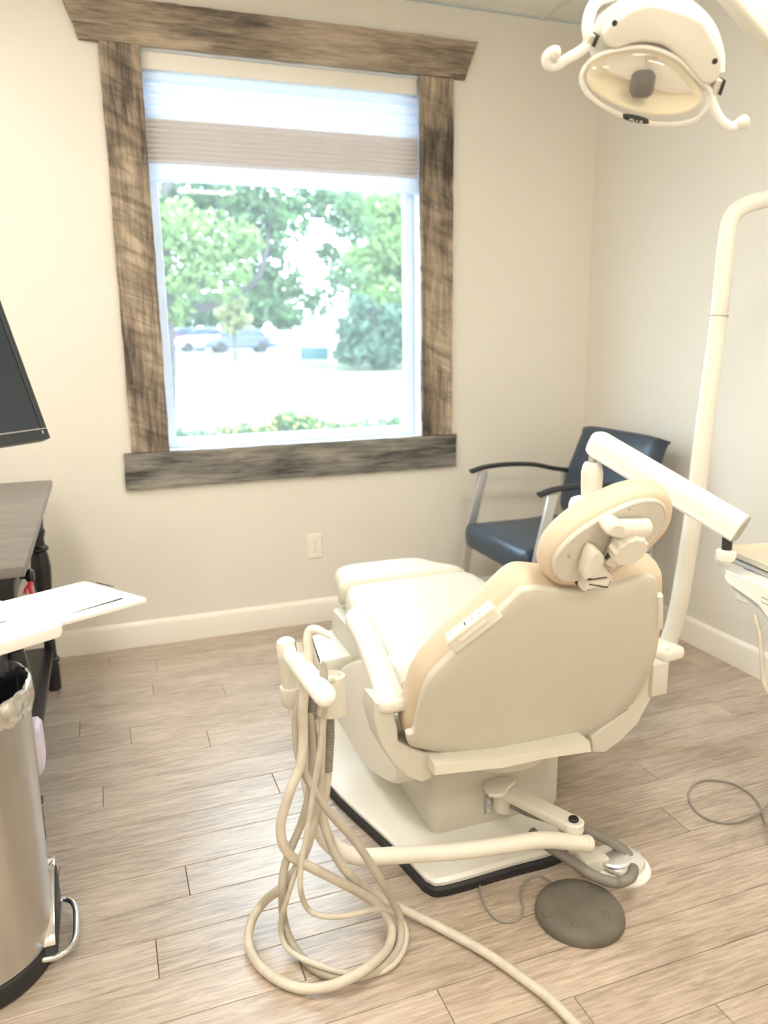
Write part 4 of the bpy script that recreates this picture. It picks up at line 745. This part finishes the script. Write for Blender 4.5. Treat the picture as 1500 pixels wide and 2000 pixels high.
# ------------------------------------------------------------------ console table at the left
tb = thing('console_table', 'black console table with turned legs and dark grey top under the monitor', 'table', (-0.5, 2.64, 0))
MB().span((-0.95, 1.995, 0.772), (-0.212, 3.29, 0.80), 0.004).build('tabletop', 'tabletop', tb)
MB().span((-0.90, 2.03, 0.70), (-0.245, 3.25, 0.771), 0.003).build('apron', 'blackpaint', tb)
dr = MB().span((-0.246, 2.25, 0.708), (-0.236, 2.9, 0.765), 0.002).build('drawer', 'blackpaint', tb)
MB().lathe([(0.006, 0), (0.006, 0.012), (0.016, 0.018), (0.02, 0.026), (0.014, 0.034), (0.002, 0.036)], (-0.236, 2.10, 0.745), (1, 0, 0), 20).build('knob', 'black', tb)
MB().tube([(-0.21, 2.08, 0.735), (-0.212, 2.07, 0.715), (-0.205, 2.075, 0.70)], 0.005, 8, 4).tube([(-0.21, 2.08, 0.735), (-0.222, 2.075, 0.72), (-0.226, 2.07, 0.708)], 0.004, 8, 4).build('ribbon', 'red', tb, label='red ribbon on the knob')
legp = [(0.022, 0), (0.026, 0.006), (0.026, 0.10), (0.022, 0.11), (0.030, 0.118), (0.030, 0.128), (0.022, 0.136), (0.021, 0.15), (0.021, 0.26), (0.025, 0.34), (0.034, 0.46), (0.036, 0.50), (0.031, 0.545), (0.026, 0.56), (0.035, 0.568), (0.035, 0.576), (0.024, 0.585), (0.022, 0.61), (0.029, 0.635), (0.029, 0.642), (0.024, 0.65), (0.028, 0.70)]
for x, y in ((-0.272, 3.10), (-0.272, 2.08), (-0.87, 3.10), (-0.87, 2.08)): MB().lathe(legp, (x, y, 0), (0, 0, 1), 24).build('leg', 'blackpaint', tb)
MB().span((-0.90, 2.05, 0.145), (-0.262, 3.12, 0.170), 0.003).build('lower_shelf', 'blackpaint', tb)
for k, (x, y, z, s) in enumerate([]): pass
pk = thing('tissue_pack', 'small lilac wrapped pack leaning out from the table shelf behind the bin', 'pack', (-0.28, 2.13, 0.171))
MB().loft(((-0.238, 2.0, 0), (0, 1, 0), (0, 0, 1), (-1, 0, 0)), smooth_closed([V(p) for p in ((0.125, 0.172), (0.235, 0.172), (0.245, 0.24), (0.225, 0.30), (0.135, 0.31), (0.115, 0.25))], 3), [(-0.012, 0), (0, 0.01), (0, 0.05), (-0.012, 0.06)]).build('wrapper', 'lilac', pk)
# ------------------------------------------------------------------ monitor
mo = thing('monitor', 'black flat computer monitor cut by the left frame edge', 'monitor', (-0.173, 1.707, 1.096))
ur, lr = V((-0.138, 1.788, 1.492)), V((-0.103, 1.649, 1.144)); mr = V(0.69, 0.72, 0).normalized()
mu = (ur - lr); mu = mu - mr * mu.dot(mr); mh = mu.length; mu.normalize(); mn = mr.cross(mu)
MF = (lr, -mr, mu, mn)
mw = mh * 1.62
MB().loft(MF, [V(0, 0), V(mw, 0), V(mw, mh), V(0, mh)], [(-0.004, -0.03), (0, -0.022), (0, -0.001), (-0.001, 0)]).build('case', 'bezel', mo)
fb = MB()
for x0, y0, x1, y1 in ((0, 0, 0.012, mh), (mw - 0.012, 0, mw, mh), (0.012, mh - 0.011, mw - 0.012, mh), (0.012, 0, mw - 0.012, 0.020)): fb.loft(MF, [V(x0, y0), V(x1, y0), V(x1, y1), V(x0, y1)], [(0, 0), (0, 0.003), (-0.001, 0.004)])
fb.build('bezel', 'bezel', mo)
MB().loft(MF, [V(0.012, 0.02), V(mw - 0.012, 0.02), V(mw - 0.012, mh - 0.011), V(0.012, mh - 0.011)], [(0, 0), (0, 0.001)]).build('screen', 'screen', mo)
MB().loft(MF, [V(0.001, 0.0195), V(mw - 0.001, 0.0195), V(mw - 0.001, 0.0212), V(0.001, 0.0212)], [(0, 0.003), (0, 0.0046)]).build('trim_line', 'silver', mo)
MB().loft(MF, [V(0.013, 0.011), V(0.0145, 0.011), V(0.0145, 0.017), V(0.013, 0.017)], [(0, 0.004), (0, 0.0046)]).build('power_mark', 'paper', mo)
b = MB()
for k in range(4): b.loft(MF, oval(0.033 + 0.018 * k, 0.010, 0.0016, 0.0010, n=8), [(0, 0.004), (0, 0.0045)])
b.build('button', 'darkgrey', mo)
mc = lr - mr * mw / 2 + mu * mh / 2 - mn * 0.03
MB().tube([mc, mc - mn * 0.06, (-1.2, 2.0, mc.z - 0.03), (-1.72, 2.1, mc.z - 0.05)], 0.02, 12, 4).build('wall_arm', 'black', mo)
MB().box((-1.735, 2.1, mc.z - 0.05), (0.03, 0.12, 0.2), None, 0.004).build('wall_bracket', 'black', mo)

# ------------------------------------------------------------------ rolling cart with white trays
rc = thing('tray_cart', 'white flat cart top with a thinner side leaf beside the console table', 'cart', (-0.42, 1.86, 0))
lf = [V(p) for p in ((0.063, 1.8), (-0.079, 2.003), (-0.302, 1.885), (-0.152, 1.695))]
def rquad(c, r, n=5):
    out = []
    for i in range(4):
        p, a, e = c[i], c[i - 1], c[(i + 1) % 4]; d1 = (a - p).normalized() * r; d2_ = (e - p).normalized() * r
        for k in range(n): t = k / (n - 1); out.append(p + d1 * (1 - t) ** 2 + d2_ * t ** 2)
    return out
MB().loft(ZF, rquad(lf, 0.015), [(-0.001, 0.735), (0, 0.737), (0, 0.743), (-0.002, 0.745)]).build('side_leaf', 'white', rc)
MB().loft(ZF, [V(p) for p in ((0.006, 1.82), (-0.076, 1.967), (-0.215, 1.892), (-0.105, 1.754))], [(0, 0.7452), (0, 0.7460)]).build('writing_pad', 'paper', rc)
MB().loft(ZF, [V(p) for p in ((-0.104, 1.754), (0.006, 1.816), (0.005, 1.823))], [(0, 0.7461), (0, 0.7464)]).build('edge_line', 'ink', rc)
MB().loft(ZF, [V(p) for p in ((-0.052, 1.97), (-0.012, 1.919), (-0.011, 1.922), (-0.051, 1.974))], [(0, 0.7452), (0, 0.7462)]).build('edge_line', 'ink', rc)
sl = [V(p) for p in ((-0.108, 1.603), (-0.247, 1.816), (-0.469, 1.678), (-0.364, 1.456))]
MB().loft(ZF, rquad(sl, 0.02), [(-0.012, 0.747), (-0.004, 0.750), (0, 0.760), (0, 0.774), (-0.004, 0.778)]).build('cart_top', 'white', rc)
MB().loft(ZF, [V(p) for p in ((-0.267, 1.637), (-0.221, 1.658), (-0.221, 1.654), (-0.266, 1.631))], [(0, 0.7782), (0, 0.7786)]).build('top_line', 'ink', rc)
MB().span((-0.40, 1.90, 0.04), (-0.31, 1.96, 0.748), 0.004).build('column', 'black', rc)
MB().span((-0.300, 1.90, 0.04), (-0.290, 1.93, 0.748)).span((-0.308, 1.90, 0.04), (-0.303, 1.93, 0.748)).build('column_rail', 'silver', rc)
MB().span((-0.60, 1.80, 0.03), (-0.33, 1.99, 0.055), 0.006).build('cart_base', 'black', rc)
for x, y in ((-0.58, 1.83), (-0.58, 1.97), (-0.35, 1.97), (-0.35, 1.89)): MB().lathe([(0.015, -0.008), (0.015, 0.008)], (x, y, 0.015), (1, 0, 0), 14).build('caster', 'black', rc)
# second column cover so that the tray edge rests on it
# ------------------------------------------------------------------ step bin
bn = thing('step_bin', 'brushed steel pedal bin with a black bag at the lower left of the photo', 'bin', (-0.375, 1.67, 0))
bc = V(-0.375, 1.67, 0)
MB().lathe([(0.170, 0), (0.174, 0.004), (0.173, 0.045), (0.169, 0.05), (0.169, 0.052)], bc, (0, 0, 1), 56).build('base_skirt', 'black', bn)
MB().lathe([(0.168, 0.05), (0.172, 0.055), (0.174, 0.3), (0.178, 0.62), (0.180, 0.628), (0.174, 0.63), (0.172, 0.60), (0.168, 0.10), (0.16, 0.08)], bc, (0, 0, 1), 64, capped=False).build('body', 'steel', bn)
# bag collar folded over the rim
bm_b = MB(); rings = []; bmx = bm_b.bm
for (r, z, j) in ((0.181, 0.585, 0.004), (0.184, 0.60, 0.004), (0.186, 0.625, 0.003), (0.184, 0.640, 0.002), (0.178, 0.644, 0.002), (0.172, 0.638, 0.002), (0.168, 0.58, 0.006), (0.160, 0.45, 0.01), (0.155, 0.2, 0.01)):
    rings.append([bmx.verts.new(bc + V((r + random.uniform(-j, j)) * math.cos(t), (r + random.uniform(-j, j)) * math.sin(t), z + (random.uniform(-0.012, 0.012) if r == 0.181 else random.uniform(-0.002, 0.002)))) for t in [2 * math.pi * k / 90 for k in range(90)]])
fs = []
for A, B in zip(rings, rings[1:]):
    for k in range(90): fs.append(bmx.faces.new((A[k - 1], A[k], B[k], B[k - 1])))
fs.append(bmx.faces.new(rings[-1])); bmesh.ops.recalc_face_normals(bmx, faces=fs)
lin = bm_b.build('bag', 'liner', bn, sharp=70)
lin.data.materials.append(M['foil'])
for p in lin.data.polygons:
    z = sum((lin.data.vertices[v].co.z for v in p.vertices)) / len(p.vertices) + lin['_w'][2]
    if z > 0.588 and sum((Vector((lin.data.vertices[v].co.x + lin['_w'][0] - bc.x, lin.data.vertices[v].co.y + lin['_w'][1] - bc.y)).length for v in p.vertices)) / len(p.vertices) > 0.1775: p.material_index = 1
MB().tube([V((-0.22, 1.59, 0.03)) + V(-0.01, 0, 0), (-0.198, 1.589, 0.03), (-0.172, 1.604, 0.03), (-0.161, 1.632, 0.03), (-0.16, 1.676, 0.03), (-0.162, 1.723, 0.035), (-0.172, 1.75, 0.038), (-0.191, 1.76, 0.04), V((-0.21, 1.752, 0.045)) + V(-0.02, 0, 0)], 0.0065, 14, 6).build('pedal', 'chrome', bn)
MB().loft(((bc.x, bc.y, 0), (0, 1, 0), (0, 0, 1), (1, 0, 0)), smooth_closed([V(p) for p in ((-0.07, 0.02), (-0.06, 0.06), (0.0, 0.10), (0.06, 0.13), (0.10, 0.135), (0.11, 0.05), (0.10, 0.02))], 3), [(0, 0.13), (0, 0.172), (-0.004, 0.178), (-0.012, 0.181)]).build('pedal_housing', 'black', bn)
MB().loft(((bc.x, bc.y, 0), (0, 1, 0), (0, 0, 1), (1, 0, 0)), smooth_closed([V(p) for p in ((-0.075, 0.055), (-0.062, 0.075), (0.0, 0.115), (0.06, 0.145), (0.104, 0.150), (0.108, 0.138), (0.06, 0.132), (0.0, 0.102), (-0.06, 0.062))], 2), [(0, 0.14), (0, 0.176), (-0.001, 0.178)]).build('housing_trim', 'chrome', bn)

#PART3
# ------------------------------------------------------------------ outside the window
GZ = -0.25
struct('ground_road', MB().span((-60, 5.6, GZ - 0.1), (90, 38, GZ)), 'road')
struct('ground_walk', MB().span((-60, 30, GZ), (90, 36, GZ + 0.02)), 'walk')
struct('ground_bed', MB().span((-20, YB + T, GZ - 0.1), (25, 5.6, GZ + 0.02)), 'mulch')
g = MB()
def slope(y0, z0, y1, z1, x0=-60, x1=90, t=0.3):
    bm = bmesh.new(); vs = [bm.verts.new(p) for p in ((x0, y0, z0), (x1, y0, z0), (x1, y1, z1), (x0, y1, z1), (x0, y0, z0 - t), (x1, y0, z0 - t), (x1, y1, z1 - t), (x0, y1, z1 - t))]
    for f in ((0, 1, 2, 3), (7, 6, 5, 4), (0, 4, 5, 1), (1, 5, 6, 2), (2, 6, 7, 3), (3, 7, 4, 0)): bm.faces.new([vs[i] for i in f])
    return bm
g.add(slope(36, GZ, 44, 0.62)); gl = struct('ground_lawn', g, 'grass')
g = MB(); g.add(slope(44, 0.62, 110, 1.6)); struct('ground_lot', g, 'road')
struct('ground_driveway', MB().loft(ZF, [V(p) for p in ((1.404, 17.503), (2.783, 16.759), (3.026, 30.74), (2.577, 31.045))], [(0, GZ - 0.02), (0, GZ + 0.012)]), 'walk')

def foliage(mb, c, r, n, leaf, squash=0.8):
    bm = mb.bm; c = V(c)
    for k in range(n):
        d = V(random.gauss(0, 1), random.gauss(0, 1), random.gauss(0, 1)).normalized() * r * random.random() ** 0.4; d.z *= squash
        a = V(random.gauss(0, 1), random.gauss(0, 1), random.gauss(0, 1)).normalized(); b_ = a.orthogonal().normalized()
        b_ = Matrix.Rotation(random.random() * 6.28, 3, a) @ b_; e = a.cross(b_)
        s = leaf * random.uniform(0.6, 1.3); p = c + d
        vs = [bm.verts.new(q) for q in (p - b_ * s, p + e * s * 0.45 + a * s * 0.1, p + b_ * s, p - e * s * 0.45 + a * s * 0.1)]; bm.faces.new(vs)
def tree(label, cat, base, clusters, trunk, group):
    t = thing('tree', label, cat, base, group)
    by = {}
    for c, r, m in clusters:
        mb = by.setdefault(m, MB()); k = (r / 0.42) ** 2
        foliage(mb, c, r, int(380 * k / max(1, (V(c).y / 12) ** 1.5)), 0.075 * V(c).y / 12)
    for m, mb in by.items(): mb.build('foliage', m, t, kind='stuff')
    for pts, r in trunk: MB().tube(pts, r, 10, 5).build('branch' if len(pts) > 1 and r[0] < 0.09 else 'trunk', 'bark', t)
    return t
def cl(y, lst, m):
    s = y * 1.12 / 1511.0
    return [(c, r * s, m) for c, r in lst]
TG = 'trees outside the window'
y = 12.0
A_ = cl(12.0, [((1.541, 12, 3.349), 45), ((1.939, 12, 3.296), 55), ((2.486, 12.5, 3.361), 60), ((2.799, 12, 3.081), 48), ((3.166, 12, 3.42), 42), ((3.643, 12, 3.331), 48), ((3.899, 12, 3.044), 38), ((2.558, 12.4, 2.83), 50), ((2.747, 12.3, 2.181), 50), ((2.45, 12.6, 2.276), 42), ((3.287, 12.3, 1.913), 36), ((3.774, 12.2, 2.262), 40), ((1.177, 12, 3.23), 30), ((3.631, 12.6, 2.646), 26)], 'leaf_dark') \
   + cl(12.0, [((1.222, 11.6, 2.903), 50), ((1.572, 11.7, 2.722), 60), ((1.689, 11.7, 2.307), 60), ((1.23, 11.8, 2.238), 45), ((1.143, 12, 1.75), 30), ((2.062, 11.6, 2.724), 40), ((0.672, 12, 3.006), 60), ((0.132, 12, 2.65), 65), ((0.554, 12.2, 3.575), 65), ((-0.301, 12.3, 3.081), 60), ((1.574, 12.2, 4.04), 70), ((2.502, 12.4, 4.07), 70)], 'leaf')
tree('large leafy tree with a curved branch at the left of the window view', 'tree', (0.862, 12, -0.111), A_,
     [([V((0.804, 12, -0.185)[:2] + (GZ,)), (0.895, 12, 0.648), (0.96, 12, 1.533), (0.985, 12, 2.251), (1.075, 12, 3.089), (1.261, 12, 3.911)], [0.19, 0.15, 0.12, 0.08]),
      ([(0.99, 12, 1.642), (1.251, 12, 1.735), (1.552, 12, 1.822), (1.975, 12, 1.985), (2.333, 12, 2.231), (2.488, 12, 2.563), (2.56, 12, 2.928), (2.654, 12, 3.291)], [0.075, 0.06, 0.045, 0.03]),
      ([(1.02, 12, 2.533), (1.264, 12, 2.957), (1.566, 12, 3.177), (2.011, 12, 3.264)], [0.06, 0.04, 0.02])], TG)
B_ = cl(40.0, [((14.345, 40, 7.603), 50), ((15.322, 40, 6.112), 60), ((14.514, 41, 5.155), 50), ((13.512, 41, 5.659), 30), ((15.001, 40, 3.51), 50), ((14.389, 42, 3.613), 40), ((16.063, 40, 8.173), 50), ((13.901, 42, 8.394), 34), ((16.331, 40, 4.573), 45)], 'leaf')
tree('pale green tree filling the upper right of the window view', 'tree', (16.002, 40, 0.113), B_, [([V((16.002, 40, 0.113)[:2] + (0.18,)), (15.876, 40, 2.982), (15.475, 40, 6.884)], [0.2, 0.15, 0.08])], TG)
C_ = cl(37.0, [((12.271, 37, 2.858), 28), ((11.855, 37, 1.891), 34), ((13.123, 37.6, 1.891), 38), ((13.728, 37, 2.368), 30), ((12.096, 37, 0.909), 40), ((13.298, 37, 0.763), 42), ((14.392, 37, 0.869), 34), ((11.432, 37, 0.675), 24), ((14.129, 37, 1.871), 30)], 'spruce')
tree('blue-green spruce low at the right of the window view', 'tree', (12.877, 37, -0.153), C_, [([V((12.877, 37, -0.153)[:2] + (-0.15,)), (12.861, 37, 1.882), (12.804, 37, 3.1)], [0.14, 0.1, 0.05])], TG)
D_ = cl(41.0, [((6.739, 41, 3.403), 22), ((6.441, 41, 2.721), 20), ((7.022, 41, 2.388), 20), ((6.582, 41, 2.008), 14)], 'leaf_yellow')
tree('small yellow-green young tree on the grass bank before the parked cars', 'tree', (6.686, 41, 0.591), D_, [([V((6.681, 41, 0.513)[:2] + (0.3,)), (6.725, 41, 1.751), (6.744, 41, 3.024)], [0.09, 0.07, 0.04])], TG)
E_ = cl(60.0, [((5.197, 60, 3.812), 60), ((8.486, 60, 3.444), 40), ((11.562, 60, 3.812), 50), ((13.891, 60, 3.052), 30)], 'leaf_dark')
tree('dark distant tree belt behind the parked cars', 'tree', (9.496, 60, 1.277), E_, [([(5.018, 60, 1.342), (5.197, 60, 3.812)], [0.3, 0.2]), ([(11.432, 60, 1.248), (11.562, 60, 3.812)], [0.3, 0.2])], TG)
# low flowering plants in the bed just outside
def shrub(label, pts, fl, group):
    t = thing('flowering_shrub', label, 'shrub', (pts[0][0][0], pts[0][0][1], GZ + 0.02), group)
    mb = MB()
    for c, r in pts: foliage(mb, c, r, int(420 * (r / 0.15) ** 2), 0.03, 1.0)
    mb.build('foliage', 'leaf', t, kind='stuff')
    f = MB()
    for c, r in pts:
        for k in range(fl):
            a = V(random.gauss(0, 1), random.gauss(0, 1), abs(random.gauss(0, 1))).normalized() * r * 1.02; f.lathe([(0.002, -0.006), (0.017, 0.0), (0.010, 0.010), (0.001, 0.012)], V(c) + a, a, 6)
    f.build('blossoms', 'flower', t, kind='stuff')
    MB().tube([V(pts[0][0][0], pts[0][0][1], GZ), V(pts[0][0])], 0.012, 6, 2).build('stem', 'bark', t)
shrub('taller yellow-blossomed plant at the middle of the bed below the window', [((1.129, 5, 0.791), 0.09), ((1.266, 5, 0.77), 0.08), ((1.025, 5, 0.756), 0.07), ((1.188, 5, 0.713), 0.12)], 14, 'plants in the outside bed')
shrub('low flowering plant at the left of the bed below the window', [((0.841, 5, 0.749), 0.06), ((0.725, 5, 0.732), 0.055), ((0.906, 5, 0.729), 0.05)], 10, 'plants in the outside bed')
shrub('low flowering plant at the right of the bed below the window', [((1.442, 5, 0.727), 0.06), ((1.586, 5, 0.719), 0.055), ((1.352, 5, 0.704), 0.06)], 8, 'plants in the outside bed')
hd_ = thing('hedge', 'long low green hedge along the bed outside the window', 'hedge', (1.2, 5.4, GZ))
mb = MB()
for k in range(26): foliage(mb, (-0.6 + 0.19 * k, 5.35 + random.uniform(-.04, .04), V((0.813, 5.35, 0.724)).z - 0.10), 0.17, 260, 0.035, 0.8)
mb.build('foliage', 'leaf_dark', hd_, kind='stuff')
st_ = MB()
for k in range(26):
    r = random.uniform(0.03, 0.06); st_.lathe([(r * 0.6, -r * 0.6), (r, 0.0), (r * 0.7, r * 0.5), (0.002, r * 0.6)], (0.2 + 0.075 * k + random.uniform(-.03, .03), 4.6 + random.uniform(-.2, .2), GZ + 0.05), (0, 0, 1), 8)
st_.build('edging_pebbles', 'stone', label='pale pebbles scattered in the plant bed under the window', category='pebbles', kind='stuff')
# sign structure
sg = thing('sign_frame', 'white post and rail sign frame with a teal panel across the road', 'sign', (10.261, 39, 0.111))
for a, c, r in (((9.431, 39, 1.397), (9.378, 39, 0.082), 0.17), ((11.422, 39, 4.436), (11.287, 39, -0.043), 0.15)): MB().beam(a, c, r * 2, r * 2, 0.02, up=(0, 1, 0)).build('post', 'carwhite', sg)
MB().beam((8.204, 39, 1.363), (11.52, 39, 1.369), 0.2, 0.25, 0.02).build('rail', 'carwhite', sg)
MB().beam((7.985, 39, 2.157), (8.465, 39, 1.41), 0.2, 0.3, 0.02).build('brace', 'carwhite', sg)
MB().beam((9.743, 39.2, 0.682), (11.175, 39.2, 0.654), 0.3, 0.62, 0.02).build('panel', 'teal', sg)
# parked cars
def car(label, px, m, L_=4.4, yv=50.0):
    z0 = 0.62 + (yv - 44) * 0.0148
    t = thing('car', label, 'car', (px, yv, z0), 'parked cars'); f = ((px - L_ / 2, yv - 0.9, z0), (1, 0, 0), (0, 0, 1), (0, 1, 0)); s = L_ / 4.4
    MB().loft(f, smooth_closed([V(p) for p in ((0, 0.35), (0.02, 0.75), (0.6 * s, 0.88), (1.2 * s, 0.95), (3.3 * s, 0.98), (4.2 * s, 0.90), (4.4 * s, 0.6), (4.38 * s, 0.3), (2.2 * s, 0.25))], 3), [(-0.08, 0), (0, 0.12), (0, 1.68), (-0.08, 1.8)]).build('body', m, t)
    MB().loft(f, smooth_closed([V(p) for p in ((0.95 * s, 0.92), (1.5 * s, 1.38), (2.0 * s, 1.46), (3.0 * s, 1.42), (3.8 * s, 0.95))], 3), [(-0.06, 0.2), (0, 0.3), (0, 1.5), (-0.06, 1.6)]).build('cabin', 'carglass', t)
    for x in (0.85 * s, 3.5 * s):
        for yy in (0.05, 1.75): MB().lathe([(0.32, -0.1), (0.32, 0.1)], V(f[0]) + V(x, yy, 0.32), (0, 1, 0), 18).build('wheel', 'black', t)
car('blue-grey car parked at the middle of the row', V((7.981, 47, 1.279)).x, 'carblue', 4.0, 47.0)
car('white car parked between the red and the blue-grey car', V((6.397, 50, 1.307)).x, 'carwhite', 3.6, 50.5)
car('red car parked at the left end of the row', V((5.57, 54, 1.325)).x, 'carred', 3.2, 54.0)
